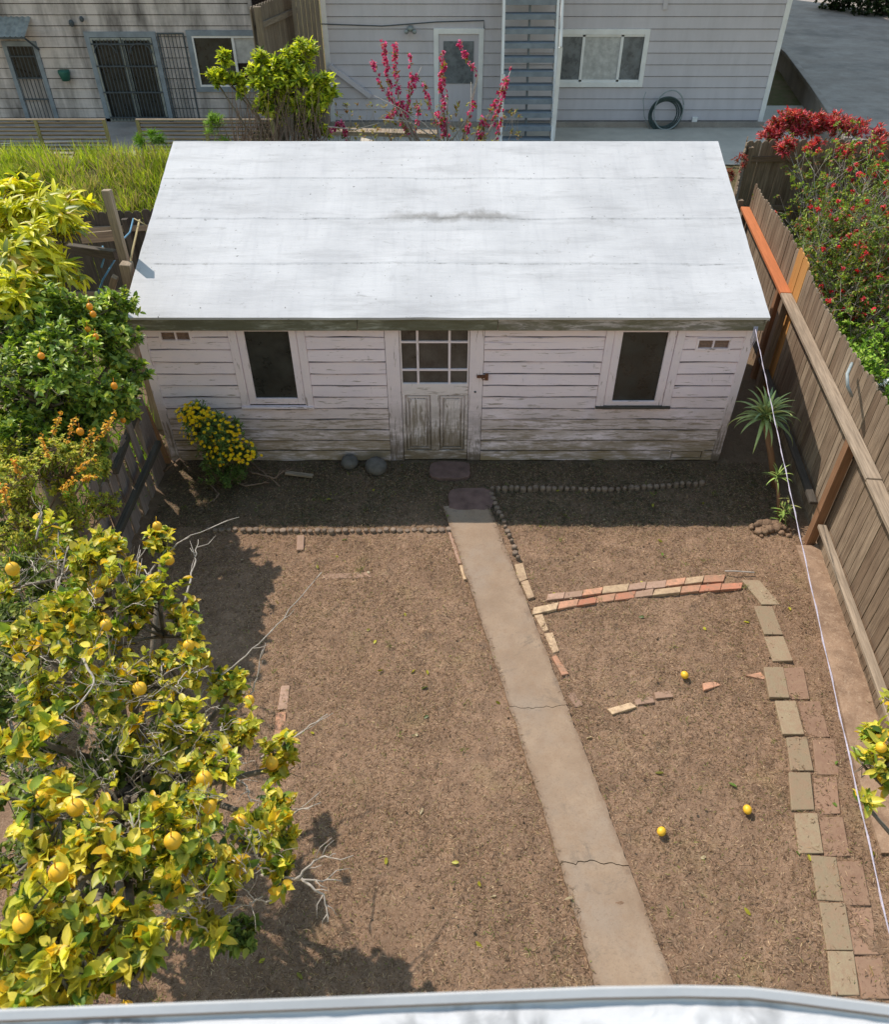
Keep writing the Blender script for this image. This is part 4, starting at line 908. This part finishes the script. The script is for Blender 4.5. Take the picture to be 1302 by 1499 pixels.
# bare twigs of the lemon tree as their own shrub-like dead branches (part of the tree)
lt=[o for o in bpy.data.objects if o.name=='lemon_tree'][0]
def dead(polys,r0=.007,fork=3,seed=1,single=False):
    rr=random.Random(seed); b=MB(); out=[]
    for pl in polys:
        if single: b=MB(); out.append(b)
        pts=[Z(*q) for q in pl]; n=len(pts); 
        fine=[]
        for a,c in zip(pts[:-1],pts[1:]):
            for k_ in range(6): fine.append(a.lerp(c,k_/6)+V((rr.uniform(-1,1),rr.uniform(-1,1),rr.uniform(-1,1)))*.008)
        fine.append(pts[-1]); m=len(fine); b.tube(fine,[r0*(1-.75*i/m) for i in range(m)],5)
        for i in range(m//3,m-1,max(1,m//(fork+1))):
            d=(fine[i+1]-fine[i]).normalized(); sd=V((rr.uniform(-1,1),rr.uniform(-1,1),rr.uniform(-.3,1))).normalized(); q=fine[i]; L=rr.uniform(.06,.18)
            e1=q+(d+sd*.8).normalized()*L*.5; e2=e1+(d+sd*.3).normalized()*L*.5; b.tube([q,e1,e2],[r0*.45,r0*.3,r0*.15],4)
    return out if single else b
b=dead([[(205,870,2.0),(225,830,2.1),(265,790,2.15),(350,757,2.2)],[(240,1110,1.9),(300,1010,2.05),(360,960,2.1),(415,905,2.15),(470,838,2.2)],[(300,1100,1.8),(370,1010,1.95),(385,950,2.1)],[(200,960,2.2),(270,975,2.25),(320,985,2.2)],
 [(380,1280,2.2),(440,1288,2.2),(500,1290,2.15)],[(440,1288,2.2),(475,1310,2.15),(480,1350,2.1)],[(430,1290,2.2),(460,1260,2.25),(492,1250,2.3)],[(395,1180,2.1),(430,1190,2.1),(470,1175,2.2)],[(380,1110,1.8),(430,1080,1.8),(480,1045,1.85)],[(210,1380,2.4),(250,1365,2.3),(225,1300,2.5)],
 [(120,960,2.9),(140,1000,2.9),(110,1040,2.9)],[(180,1280,3.0),(200,1250,3.05),(190,1190,3.1)],[(270,880,2.3),(285,820,2.35),(290,790,2.4)],[(185,930,2.5),(200,850,2.6),(205,805,2.65)],[(50,790,2.6),(62,760,2.7),(58,740,2.75)],[(85,860,2.7),(100,800,2.75)],[(330,1130,2.2),(360,1150,2.2),(370,1180,2.2)],[(230,1340,2.7),(260,1330,2.6),(240,1290,2.8)]],.0085,4,3,True)
for b_ in b: b_.build('dead_branch',mt['twig'],lt,smooth=True)
b=dead([[(x+random.uniform(-25,25),y+random.uniform(-25,25),h-.25),(x,y,h),(x+random.uniform(-40,40),y+random.uniform(-45,15),h+.12)] for (x,y,h) in [(lambda yy:(random.uniform(20,230 if yy<930 else 300 if yy<1040 else 380),yy,random.uniform(2.2,2.9)))(random.uniform(820,1350)) for _ in range(230)]],.0042,5,5)
b.build('fine_twigs',mt['twig'],lt,smooth=True)
# green orange tree
gb=blobs([(30,480,2.7,.50,70),(120,470,2.6,.38,50),(165,500,2.35,.30,40),(60,560,2.5,.50,70),(140,570,2.2,.38,50),(20,610,2.2,.40,50),(100,600,2.0,.32,40),(185,590,1.6,.2,18),(-60,540,2.5,.6,60),(90,520,2.6,.4,50),(170,445,2.6,.22,24),(60,440,2.9,.3,30),(120,640,1.9,.3,34),(30,650,2.2,.35,36),(192,540,2.0,.2,18)])
gf=[Z(*q) for q in[(131,449,2.85),(136,460,2.8),(128,482,2.7),(167,565,2.4),(60,521,2.95),(180,615,1.8),(117,632,2.3),(140,493,2.7),(8,430,2.9)]]
tree('orange_tree','dense dark green citrus tree with small oranges left of the shed','tree',(-4.6,6.9,0),[(c,r,n*5) for c,r,n in gb],.075,.038,9,GRN,.08,1.1,fruits=gf,fruit_r=.030,fruit_m='orange',fruit_name='orange',sub=18)
yb=blobs([(20,290,3.3,.40,36),(60,320,3.2,.36,36),(95,300,3.0,.26,24),(30,370,3.1,.40,36),(85,345,2.9,.26,24),(15,430,3.0,.32,26),(75,400,2.8,.26,18),(60,440,2.75,.22,14),(100,400,2.6,.2,10),(-40,330,3.2,.5,30)])
tree('loquat_tree','bright yellow leaved tree with long drooping leaves at the left edge','tree',(-5.6,8.9,0),[(c,r,int(n*1.7)) for c,r,n in yb],.18,.055,8,YEL,.08,1.6,sub=5,droop=.55,fold=.2,tilt=.9)
# upper-left yellow sprig
sb=blobs([(10,265,3.0,.25,30),(30,255,2.9,.15,16)])
tree('yellow_shrub','small leaved yellow green bush tip at the far left above the loquat','shrub',(-6.4,10.3,0),[(c,r,n*3) for c,r,n in sb],.08,.03,8,[(2,(.40,.42,.05)),(2,(.2,.26,.04))],.03,1.8,'leaf2')
# firethorn
fb=blobs([(30,690,2.2,.42,70),(85,680,2.1,.32,56),(135,665,1.9,.22,26),(20,760,1.9,.34,44),(100,750,1.6,.28,30),(150,740,1.2,.2,14),(40,810,1.6,.3,24)])
ft=tree('firethorn_shrub','spiny bush of small yellow green leaves and orange berry spikes, left edge','shrub',(-4.2,5.6,0),[(c,r,n*4) for c,r,n in fb],.042,.02,11,[(3,(.56,.56,.08)),(2,(.30,.37,.06)),(1,(.74,.62,.10))],.03,.7,'leaf2','twigbrown',sub=14)
P=[];D=[];U=[];
b=MB()
for (a,c) in[((150,640,2.0),(168,612,2.2)),((130,655,2.0),(160,625,2.2)),((75,640,2.2),(88,615,2.35)),((97,650,2.15),(108,625,2.3)),((115,665,2.1),(135,640,2.2)),((110,690,2.1),(135,680,2.2)),((70,670,2.15),(60,650,2.3)),((30,700,2.15),(20,685,2.2)),((120,700,1.9),(140,705,2.0)),((10,740,2.1),(5,720,2.2)),((90,720,2.0),(105,712,2.1))]:
    A=Z(a[0],a[1],a[2]+.25);C=Z(c[0]*2-a[0] if 0 else c[0],c[1]-8,c[2]+.3); b.tube([A,C],.003,4); P=[];D=[];U=[]
    for i in range(40):
        q=A.lerp(C,random.random()*1.15)+V(unit(1)[0])*.018; P.append(tuple(q));D.append(tuple(unit(1)[0]));U.append((0,0,1))
    n=len(P); leaves('berry_spray',P,D,U,[.026]*n,[.02]*n,pick([(1,(.78,.34,.04)),(1,(.80,.50,.06))],n),mt['petal'],ft)
b.build('spikes',mt['twigbrown'],ft)
# yellow daisy bush
db=[((-2.88,7.80,.72),(.34,.26,.34),150),((-2.70,7.75,.45),(.34,.24,.30),110),((-3.05,7.85,.98),(.22,.18,.16),40),((-2.80,7.68,.2),(.28,.2,.16),40)]
dt=tree('daisy_bush','round bush covered in small yellow daisies in front of the left shed window','shrub',(-2.8,7.8,0),[(c,r,n*5) for c,r,n in db],.055,.015,10,[(3,(.14,.22,.06)),(2,(.22,.32,.08)),(1,(.30,.40,.10))],.02,.12,'leaf2','twigbrown',sub=16)
P=[];D=[];U=[];WW=[]
for i in range(260):
    c,r,_=db[i%3]; u=unit(1)[0]; u[1]=-abs(u[1])*1.0; u[2]=abs(u[2])*.9+u[2]*.1; u/=np.linalg.norm(u); q=np.array(c)+u*np.array(r)*random.uniform(.85,1.18); nn=u+np.array([-.2,-.3,.7]); nn/=np.linalg.norm(nn)
    a0=np.cross(nn,[1,0,.1]);a0/=np.linalg.norm(a0);b0=np.cross(nn,a0)
    for k_ in range(8):
        an=k_*math.pi/4; P.append(q);D.append(a0*math.cos(an)+b0*math.sin(an)+nn*.1);U.append(nn)
n=len(P); leaves('blossoms',P,D,U,[.023]*n,[.015]*n,pick([(3,(.95,.68,.01)),(1,(.85,.42,.01))],n,.08),mt['petal'],dt,.1,.05)
b=dead([[(360,670,.05),(385,690,.12),(410,712,.03)],[(300,700,.05),(320,722,.05),(312,735,.03)],[(365,690,.08),(400,700,.1),(425,683,.05)],[(240,690,.05),(262,672,.25),(280,690,.1)],[(330,700,.03),(360,712,.04),(395,706,.03)]],.014,3,8)
b.build('woody_roots',mt['twigbrown'],dt,smooth=True)
# rear yellow green shrub
def yb_(L): return [(Y(px,py,yy),(r,r,r*.8),n) for (px,py,yy,r,n) in L]
rb=yb_([(440,85,14.6,.3,40),(480,140,14.5,.25,30),(400,130,14.4,.4,50),(325,85,14.6,.14,14),(318,115,14.6,.16,18),(345,122,14.6,.22,24),(385,110,14.5,.36,54),(430,110,14.5,.36,60),(465,125,14.5,.28,40),(400,150,14.5,.34,50),(450,165,14.5,.34,50),(420,100,14.6,.3,36),(460,190,14.5,.25,24)])
rt=tree('evergreen_shrub','rounded yellow green shrub with bare brown stems behind the roof, left of centre','shrub',(-2.7,14.5,gz(0,14.5)),[(c,r,int(n*2.4)) for c,r,n in rb],.12,.045,8,[(3,(.68,.72,.06)),(2,(.34,.45,.05)),(1,(.12,.19,.03)),(.6,(.7,.66,.08))],.05,1.3,sub=7)
rr=random.Random(4); b=MB()
for i in range(110):
    x=rr.uniform(340,478); y0=rr.uniform(120,185); a=Y(x,215,14.0+rr.uniform(-.2,.3)); c=Y(x+rr.uniform(-22,22),y0,14.1+rr.uniform(-.3,.3)); m=a.lerp(c,.5)+V((rr.uniform(-.06,.06),0,0)); a.z-=.9
    b.tube([a,a+V((0,0,.9)),m,c],[.012,.010,.007,.003],4)
b.build('bare_stems',mt['twigbrown'],rt)
# small green plume and weeds on the neighbour's bank
tree('fern_bush','small feathery bright green bush beside the lath fence, left of the tall shrub','shrub',(-5.1,16.4,gz(0,16.4)),[(Y(322,188,16.4),(.3,.25,.3),60)],.12,.012,12,[(1,(.25,.42,.03)),(1,(.16,.3,.03))],.015,.2,'leaf2','twigbrown')
tree('fern_bush','feathery bright green clump on the grass bank near the roof corner','shrub',(-6.0,16.6,gz(0,16.6)),[(Y(222,205,16.6),(.42,.25,.14),60)],.14,.014,12,[(1,(.2,.38,.03)),(1,(.13,.25,.03))],.015,.15,'leaf2','twigbrown')
# grass of the rear bank and right yard
def grassfield(name,label,n,reg,hmin,hmax,cols,w=.012,zf=gz,lean=.35):
    P=[];D=[]
    while len(P)<n:
        x,y=reg(); cl=noise.noise(V((x*1.6,y*1.6,3)))*1.5
        if random.random()>.55+cl: continue
        P.append((x,y,zf(x,y)-.01)); D.append((random.gauss(0,lean),random.gauss(0,lean),1))
    n=len(P);L=RNG.uniform(hmin,hmax,n); U=unit(n)
    o=leaves(name,P,D,U,L,[w]*n,pick(cols,n,.2),mt['grass'],None,.35,.1); tag(o,label,'grass',kind='stuff'); return o
grassfield('tall_grass','tall bright green grass on the neighbouring bank behind the picket fence',34000,lambda:(random.uniform(-10.5,-3.6),random.uniform(12.6,17.3)),.2,.55,[(3,(.46,.58,.06)),(2,(.66,.72,.10)),(1,(.20,.30,.04)),(1,(.60,.54,.22))],.012)
grassfield('ground_cover','low green weeds covering the ground beyond the right fence',26000,lambda:(lambda y:(4.5+.13*(y-5.57)+abs(random.gauss(0,2.2)),y))(random.uniform(4,14)),.04,.18,[(3,(.26,.46,.06)),(2,(.42,.60,.10)),(1,(.5,.48,.2))],.026,lean=.9)
grassfield('dry_weeds','pale dry weed stalks standing among the tall grass of the neighbouring bank',1500,lambda:(random.gauss(-7.0,.9),random.uniform(14.2,16.8)),.25,.6,[(2,(.42,.34,.22)),(1,(.30,.25,.18))],.03,lean=.4)
grassfield('weeds','green weeds seen through the broken fence beside the shed',2500,lambda:(random.uniform(-5.6,-3.8),random.uniform(5.2,12)),.1,.4,[(3,(.16,.30,.03)),(2,(.28,.40,.05))],.02,lean=.5)
# dry clippings over the soil
def clippings(name,label,n,cols,reg,lmin,lmax,w,zoff=.004,flat=.18,m='grass'):
    P=[];D=[]
    while len(P)<n:
        x,y=reg()
        c=noise.noise(V((x*1.5,y*1.5,8)))+.4*noise.noise(V((x*6,y*6,1)))
        if random.random()>.62+c*.55: continue
        q=V((x,y,0)); d=noise.noise(q*1.1)*.022+noise.noise(q*4.3)*.014+noise.noise(q*13)*.012+noise.noise(q*31)*.007+max(0,noise.noise(q*7+V((9,4,2)))-.35)*.09-.022
        # keep the walk clear
        xl=np.interp(y,[1.2,1.93,2.78,4.27,6.84,7.25],[1.22,1.09,.94,.63,.07,-.02])
        mg=.012+.05*max(0,noise.noise(V((x*3,y*3,4))))
        if xl+mg<x<xl+.575-mg and y<7.25: continue
        if xl<x<xl+.58 and y<7.25: d=.018
        P.append((x,y,d+zoff+random.choice((0,0,0,.012)))); D.append((random.gauss(0,1),random.gauss(0,1),random.uniform(-.05,flat)))
    n=len(P);L=RNG.uniform(lmin,lmax,n); U=np.array([[0,0,1.]])+RNG.normal(0,.5,(n,3))
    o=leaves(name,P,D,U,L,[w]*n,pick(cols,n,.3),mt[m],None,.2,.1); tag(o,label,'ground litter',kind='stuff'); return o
yard=lambda:(random.uniform(-3.6,4.3),random.uniform(1.7,8.2))
clippings('dry_grass','dry straw and grass clippings strewn over the bare soil of both beds',170000,[(3,(.37,.24,.155)),(2,(.23,.14,.09)),(1.6,(.58,.43,.30)),(1.6,(.12,.072,.048)),(.3,(.32,.29,.10))],yard,.014,.05,.0038,flat=.45)
clippings('green_sprouts','scattered tiny green sprouts in the bare soil of both beds',3000,[(2,(.22,.25,.06)),(1,(.14,.18,.05))],yard,.015,.04,.006,flat=.8)
def tufts():
    P=[];D=[]
    for i in range(70):
        x,y=yard(); xl=np.interp(y,[1.2,1.93,2.78,4.27,6.84,7.25],[1.22,1.09,.94,.63,.07,-.02])
        if xl-.02<x<xl+.6: continue
        for k_ in range(random.randint(6,16)): P.append((x+random.gauss(0,.018),y+random.gauss(0,.018),-.01)); D.append((random.gauss(0,.7),random.gauss(0,.7),.8))
    n=len(P); o=leaves('weed_tufts',P,D,[(0,0,1.)]*n if 0 else unit(n),RNG.uniform(.025,.06,n),[.006]*n,pick([(2,(.26,.30,.08)),(1,(.40,.36,.18)),(1,(.16,.22,.06))],n,.2),mt['grass'],None,.4,.1)
    tag(o,'tiny weed and dry grass tufts dotted over the bare soil','weeds',kind='stuff')
tufts()
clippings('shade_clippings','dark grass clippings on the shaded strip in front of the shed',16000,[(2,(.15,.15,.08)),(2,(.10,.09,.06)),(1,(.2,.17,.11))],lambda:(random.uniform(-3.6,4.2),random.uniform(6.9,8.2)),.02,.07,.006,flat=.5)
clippings('fallen_leaves','scattered fallen yellow and green lemon leaves on the soil',90,[(2,(.45,.42,.04)),(1,(.12,.2,.03)),(1,(.5,.42,.28))],yard,.04,.08,.03,.012,.1,'leaf')
# ground clods
b=MB()
for i in range(420):
    x,y=yard(); xl=np.interp(y,[1.2,1.93,2.78,4.27,6.84,7.25],[1.22,1.09,.94,.63,.07,-.02])
    if xl-.03<x<xl+.62: continue
    r=random.uniform(.004,.013); b.ball((x,y,r*.1),r,r*.7,6,4,.2)
tag(b.build('soil_clods',mt['soil'],smooth=True),'small crumbs of earth over the bare beds','ground litter',kind='stuff')
# lemons on the ground
for (px,py,lab) in((1003,988,'fallen lemon lying highest up the right bed, near the brick bits'),(1095,1185,'fallen lemon in the right bed nearest the tan pavers'),(969,1217,'fallen lemon in the right bed nearest the concrete path')):
    q=Z(px,py,.03); b=MB(); b.ball((0,0,0),.036,.036,16,12); 
    o=b.build('lemon',mt['lemon'],smooth=True); o.location=q; o.scale=(1.15,1,1); o.rotation_euler=(0,0,random.uniform(0,3)); tag(o,lab,'lemon')
# right edge lemon branch
eb=blobs([(1290,1080,2.1,.14,16),(1275,1120,2.1,.10,10),(1300,1110,2.1,.14,14),(1262,1165,2.0,.05,4),(1310,1150,2.0,.12,10),(1330,1060,2.1,.25,20),(1310,1020,2.0,.08,6),(1380,1100,2.2,.3,20)])
tree('lemon_tree','leafy lemon branch with bright fruit poking in at the right edge','tree',(3.55,1.9,0),eb,.085,.04,6,LEM,.04,1.1,fruits=[Z(1291,1094,2.2)],fruit_r=.034,sub=4)
# pink blossom tree
def blossom():
    y0=14.2; base=V((.05,y0,gz(0,y0))); t=thing('blossom_tree','slender tree with upright branches of deep pink blossom behind the roof','tree',base); b=MB(); P=[];D=[];U=[];G=[];GD=[]
    hub=base+V((0,0,.9)); b.tube([base,hub],[.05,.045],8)
    br=[[(545,88),(560,130),(585,160),(600,200)],[(562,62),(566,100),(572,135),(590,185)],[(578,62),(578,95),(582,130),(588,160)],[(600,82),(603,110),(598,140),(595,180)],[(617,98),(603,130),(592,165)],[(563,180),(572,168),(590,150)],[(650,95),(645,130),(650,160),(655,200)],[(672,62),(680,78),(686,90),(700,110)],[(648,78),(645,110),(655,140)],[(620,120),(628,150),(640,185)],
        [(748,103),(740,125),(733,150),(720,185)],[(738,120),(728,145),(715,170),(700,200)],[(695,150),(688,165),(684,195)],[(740,160),(735,175),(728,200)],[(640,165),(648,180),(650,205)],[(705,180),(700,195)],[(610,150),(612,170),(608,195)],[(485,190),(500,180),(510,205)],[(705,170),(712,185),(702,208)]]
    for pl in br:
        ww=[Y(px,py,y0+random.uniform(-.25,.25)) for px,py in pl]; ww.append(hub.lerp(ww[-1],.2)+V((0,0,.2))); b.tube(ww,[.005,.008,.012,.018,.025][:len(ww)] if len(ww)<=5 else .01,5)
        tot=len(pl)
        for a,c in zip(ww[:tot-1],ww[1:tot]):
            n=int((c-a).length*62)
            for i in range(n):
                if noise.noise(a.lerp(c,i/n)*9)+random.uniform(-.35,.35)<-.10: continue
                q=a.lerp(c,i/n)+V(unit(1)[0])*.035
                for k_ in range(6): P.append(tuple(q));D.append(tuple(unit(1)[0]));U.append((0,0,1))
            for i in range(int((c-a).length*7)): G.append(tuple(a.lerp(c,random.random())));GD.append(tuple(V(unit(1)[0])+V((0,0,.3))))
    for i in range(150):
        q=Y(random.uniform(490,760),random.uniform(150,212),y0+random.uniform(-.3,.3)); G.append(tuple(q)); GD.append((0,0,1)); b.tube([q-V((random.uniform(-.2,.2),0,.35)),q],[.005,.002],4)
    for pl in [[(655,215),(620,180),(585,158),(548,140)],[(655,215),(690,165),(690,120)],[(480,185),(520,190),(556,180)],[(640,205),(600,178),(560,175)]]:
        ww=[Y(px,py,y0-.3) for px,py in pl]; b.tube(ww,[.012,.009,.006,.003][:len(ww)],5)
    b.build('branches',mt['twig'],t,smooth=True); n=len(P)
    leaves('blossoms',P,D,U,[.038]*n,[.034]*n,pick([(3,(.78,.06,.30)),(1,(.58,.03,.18)),(1,(.88,.28,.48))],n,.15),mt['petal'],t)
    a=rosettes(G,GD,5,.075,.028,[(2,(.28,.30,.05)),(2,(.38,.28,.06)),(1,(.3,.14,.05))]); leaves('foliage',*a,mt['leaf2'],t)
blossom()
# red quince shrub, photinia, nandina
def quince():
    t=thing('quince_shrub','wide tangled shrub dotted with red flowers beyond the right fence','shrub',(7.2,11.8,0)); b=MB(); G=[];GD=[];P=[];D=[];U=[]
    rr=random.Random(11)
    for k_ in range(340):
        by=rr.uniform(11.2,14.3); bx_=4.9+.13*(by-5.57)+.3+rr.uniform(.2,3.6); base=V((bx_,by,0)); h=rr.uniform(1.0,2.0)*(1.12 if by>12 else .85)
        p=base.copy(); pts=[p.copy()]; d=V((rr.uniform(-.4,.4),rr.uniform(-.4,.3),1))
        for s in range(5): d+=V((rr.uniform(-.35,.35),rr.uniform(-.35,.35),rr.uniform(-.2,.1))); p=p+d.normalized()*h/4; pts.append(p.copy())
        b.tube(pts,[.013,.010,.008,.006,.004,.002],4)
        for s in range(1,6):
            for q_ in range(3 if s>2 else 2):
                q=pts[s]+V((rr.gauss(0,.14),rr.gauss(0,.14),rr.gauss(0,.12))); G.append(tuple(q)); GD.append(tuple(V(unit(1)[0])*.7+V((0,0,.5)))); b.tube([pts[s-1].lerp(pts[s],.5),q],[.003,.0015],3)
                if rr.random()<.12:
                    for _ in range(22): P.append(tuple(q+V(unit(1)[0])*.022));D.append(tuple(unit(1)[0]));U.append((0,0,1))
    b.build('branches',mt['twig'],t)
    a=rosettes(G,GD,17,.06,.03,[(3,(.22,.32,.06)),(2,(.38,.46,.08)),(1,(.42,.18,.09)),(1,(.10,.17,.04))],.16); leaves('foliage',*a,mt['leaf2'],t)
    n=len(P); leaves('blossoms',P,D,U,[.034]*n,[.032]*n,pick([(3,(.85,.05,.08)),(1,(.85,.2,.25))],n,.15),mt['petal'],t)
quince()
pc=[(3,(.62,.05,.10)),(2,(.80,.22,.26)),(1,(.25,.05,.03)),(.7,(.12,.16,.03))]
tree('photinia_hedge','low hedge with glossy red new leaves above the grey picket fence, upper right','hedge',(7.0,15.7,gz(0,15.7)),yb_([(1140,190,15.7,.26,110),(1165,180,15.7,.28,130),(1195,182,15.7,.28,130),(1225,184,15.7,.26,120),(1160,174,15.7,.18,60),(1255,190,15.7,.22,70),(1285,198,15.7,.2,40),(1128,197,15.6,.18,40),(1245,178,15.8,.10,16),(1150,215,14.9,.2,50),(1195,212,14.9,.16,30),(1240,222,14.9,.2,40),(1285,215,14.9,.18,30)]),.10,.026,9,pc,.03,.5,'leaf','twigbrown',sub=12,tilt=.6)
tree('nandina_bush','thin spray of dull red leaves between shed roof and side fence','shrub',(5.0,14.3,gz(0,14.3)),yb_([(1085,232,14.3,.14,16),(1078,252,14.2,.16,16)]),.07,.02,8,[(2,(.36,.05,.05)),(1,(.2,.07,.04))],.012,.3,'leaf2','twigbrown',sub=4)
tree('dark_hedge','dark green hedge at the top right corner beyond the driveway','hedge',(17,33,1.2),[(V((16.3,33.2,2.2)),(1.3,1.,1.),900),(V((17.0,30.0,2.6)),(1.2,1.6,1.3),1000),(V((14.9,34.5,2.1)),(1.1,.8,.7),500)],.11,.06,9,[(3,(.03,.06,.02)),(1,(.07,.11,.03))],.05,.3,'leaf2','bark',sub=30)
# two denser leafy low shrubs at right
tree('green_shrub','low leafy light green shrub beside the fence under the red flowers','shrub',(6.6,9.6,0),[(V((6.3,10.6,.6)),(.8,.7,.5),120),(V((7.6,10.4,.5)),(.8,.6,.4),100),(V((6.5,9.7,.45)),(.7,.6,.35),90),(V((7.4,9.3,.4)),(.6,.5,.3),70),(V((6.0,10.6,.5)),(.4,.4,.35),50)],.07,.035,8,[(3,(.30,.50,.06)),(2,(.45,.62,.10)),(1,(.12,.22,.04))],.02,.15,'leaf2',sub=8)
# hose behind fence
b=MB(); b.tube([Z(1248,532,2.0),Z(1241,548,2.08),Z(1242,566,2.0),Z(1248,580,1.85)],.017,7); tag(b.build('hose',mt['hose_lt'],smooth=True),'short arc of grey blue hose hooked over the right fence pickets','hose')
b=MB(); q=Z(1298,560,.05); b.ball(q,.14,.08,9,6,.25); b.ball(q+V((.2,.1,0)),.1,.06,8,5,.25); tag(b.build('rubble',mt['whitetrim']),'pale rubble lump in the weeds beyond the right fence','rubble')
# aloes
def aloe(name,label,base,crown,n,L,W,tr,cols,bend=None):
    t=thing(name,label,'plant',base); b=MB(); base=V(base);crown=V(crown)
    mid=bend or base.lerp(crown,.5)
    b.tube([base-V((0,0,.05)),mid,crown],[tr*1.2,tr,tr*.9],9); b.build('stem',mt['wood_brown'],t,smooth=True)
    V_=[];Fc=[];Cc=[]
    for i in range(n):
        an=i*2.399+random.uniform(-.2,.2); el=1.25-1.45*(i/n)+random.uniform(-.1,.1); l=L*random.uniform(.75,1.15)*(1-.25*(1-i/n)); w=W*random.uniform(.85,1.1)
        p=crown+V((0,0,.05*(1-i/n))); seg=9; side=V((-math.sin(an),math.cos(an),0)); o=len(V_); c=pick(cols,1,.12)[0]
        for s in range(seg+1):
            u=s/seg; e=el-1.7*u*u*(.6+.4*(i/n)) ; d=V((math.cos(an)*math.cos(e),math.sin(an)*math.cos(e),math.sin(e))); nn=side.cross(d)*-1
            ww=w*(1-u)**.75*(.75+.5*u if u<.3 else .9); 
            tw=math.sin(u*3+i)*.15
            V_+= [p+side*ww/2+nn*ww*.18,p-nn*ww*.10,p-side*ww/2+nn*ww*.18,p-nn*ww*.28]; Cc+=[list(c*(1.15 if q!=3 else .7)) for q in range(4)]
            if s<seg:
                a=o+s*4; Fc+=[(a,a+4,a+5,a+1),(a+1,a+5,a+6,a+2),(a+2,a+6,a+7,a+3),(a+3,a+7,a+4,a)]
            p=p+d*l/seg
    me=bpy.data.meshes.new('leaves'); me.from_pydata(V_,[],Fc); me.update(); at=me.attributes.new('Col','FLOAT_COLOR','POINT'); at.data.foreach_set('color',np.array([c+[1] for c in Cc],dtype=np.float32).ravel())
    link('leaves',me,mt['aloe'],t,smooth=True); return t
AC=[(3,(.46,.54,.20)),(2,(.62,.68,.24)),(1,(.30,.40,.18))]
aloe('tree_aloe','large tree aloe with drooping grey green leaves on a bare brown stem',Z(1138,712,0),Z(1120,612,.92),44,.50,.080,.04,AC)
aloe('tree_aloe','small aloe shoots on a short stem below the large aloe',Z(1143,764,0),Z(1138,700,.5),16,.24,.032,.02,[(2,(.34,.45,.12)),(1,(.25,.36,.09))])
t=[o for o in bpy.data.objects if o.name.startswith('tree_aloe')][-1]
# extra shoots lower down the small stem
V0=Z(1143,764,0)
P=[];D=[];U=[]
for i in range(46):
    z=random.uniform(.03,.34); an=random.uniform(0,6.28); P.append((V0.x+random.uniform(-.05,.05),V0.y+random.uniform(-.05,.05),z)); D.append((math.cos(an),math.sin(an),.5)); U.append((0,0,1))
leaves('side_shoots',P,D,U,RNG.uniform(.08,.16,46),[.018]*46,pick([(1,(.22,.32,.07)),(1,(.3,.3,.1))],46),mt['aloe'],t,.4,.1)
b=MB()
for i in range(30): q=Z(1128+random.gauss(0,13),772+random.gauss(0,6)); r=random.uniform(.025,.07); b.ball(q+V((0,0,r*.3)),r,r*.8,8,6,.22)
tag(b.build('earth_mound',mt['soil'],smooth=True),'lumpy mound of dark earth at the foot of the small aloe','mound')
# ------------------------------------------------------------------ light, sky, camera
W=bpy.data.worlds.new('World'); S.world=W; W.use_nodes=True; nt=W.node_tree; bg=nt.nodes['Background']
sky=nt.nodes.new('ShaderNodeTexSky'); sky.sky_type='NISHITA'; sky.sun_disc=False
ld=V((.525,-.55,-1.0)).normalized(); el=math.asin(-ld.z); az=math.atan2(-ld.x,-ld.y)
sky.sun_elevation=el; sky.sun_rotation=az%(2*math.pi); sky.air_density=2.5; sky.dust_density=.6; sky.ozone_density=1.0
nt.links.new(sky.outputs[0],bg.inputs[0]); bg.inputs[1].default_value=.15
sl=bpy.data.lights.new('sun','SUN'); sl.energy=4.8; sl.angle=math.radians(.45); sl.color=(1,.90,.79); so=bpy.data.objects.new('sun',sl); COL.objects.link(so); so.rotation_euler=ld.to_track_quat('-Z','Y').to_euler()
cam=bpy.data.cameras.new('camera'); co=bpy.data.objects.new('camera',cam); COL.objects.link(co); co.location=(0,0,H); co.rotation_euler=(math.pi/2-TH,0,0)
cam.sensor_fit='VERTICAL'; cam.sensor_height=24; cam.lens=24*F/1499; cam.clip_start=.05; cam.clip_end=1000; S.camera=co
cam.dof.use_dof=True; cam.dof.focus_distance=8.5; cam.dof.aperture_fstop=3.2
S.view_settings.view_transform='Standard'; S.view_settings.look='None'; S.view_settings.exposure=0
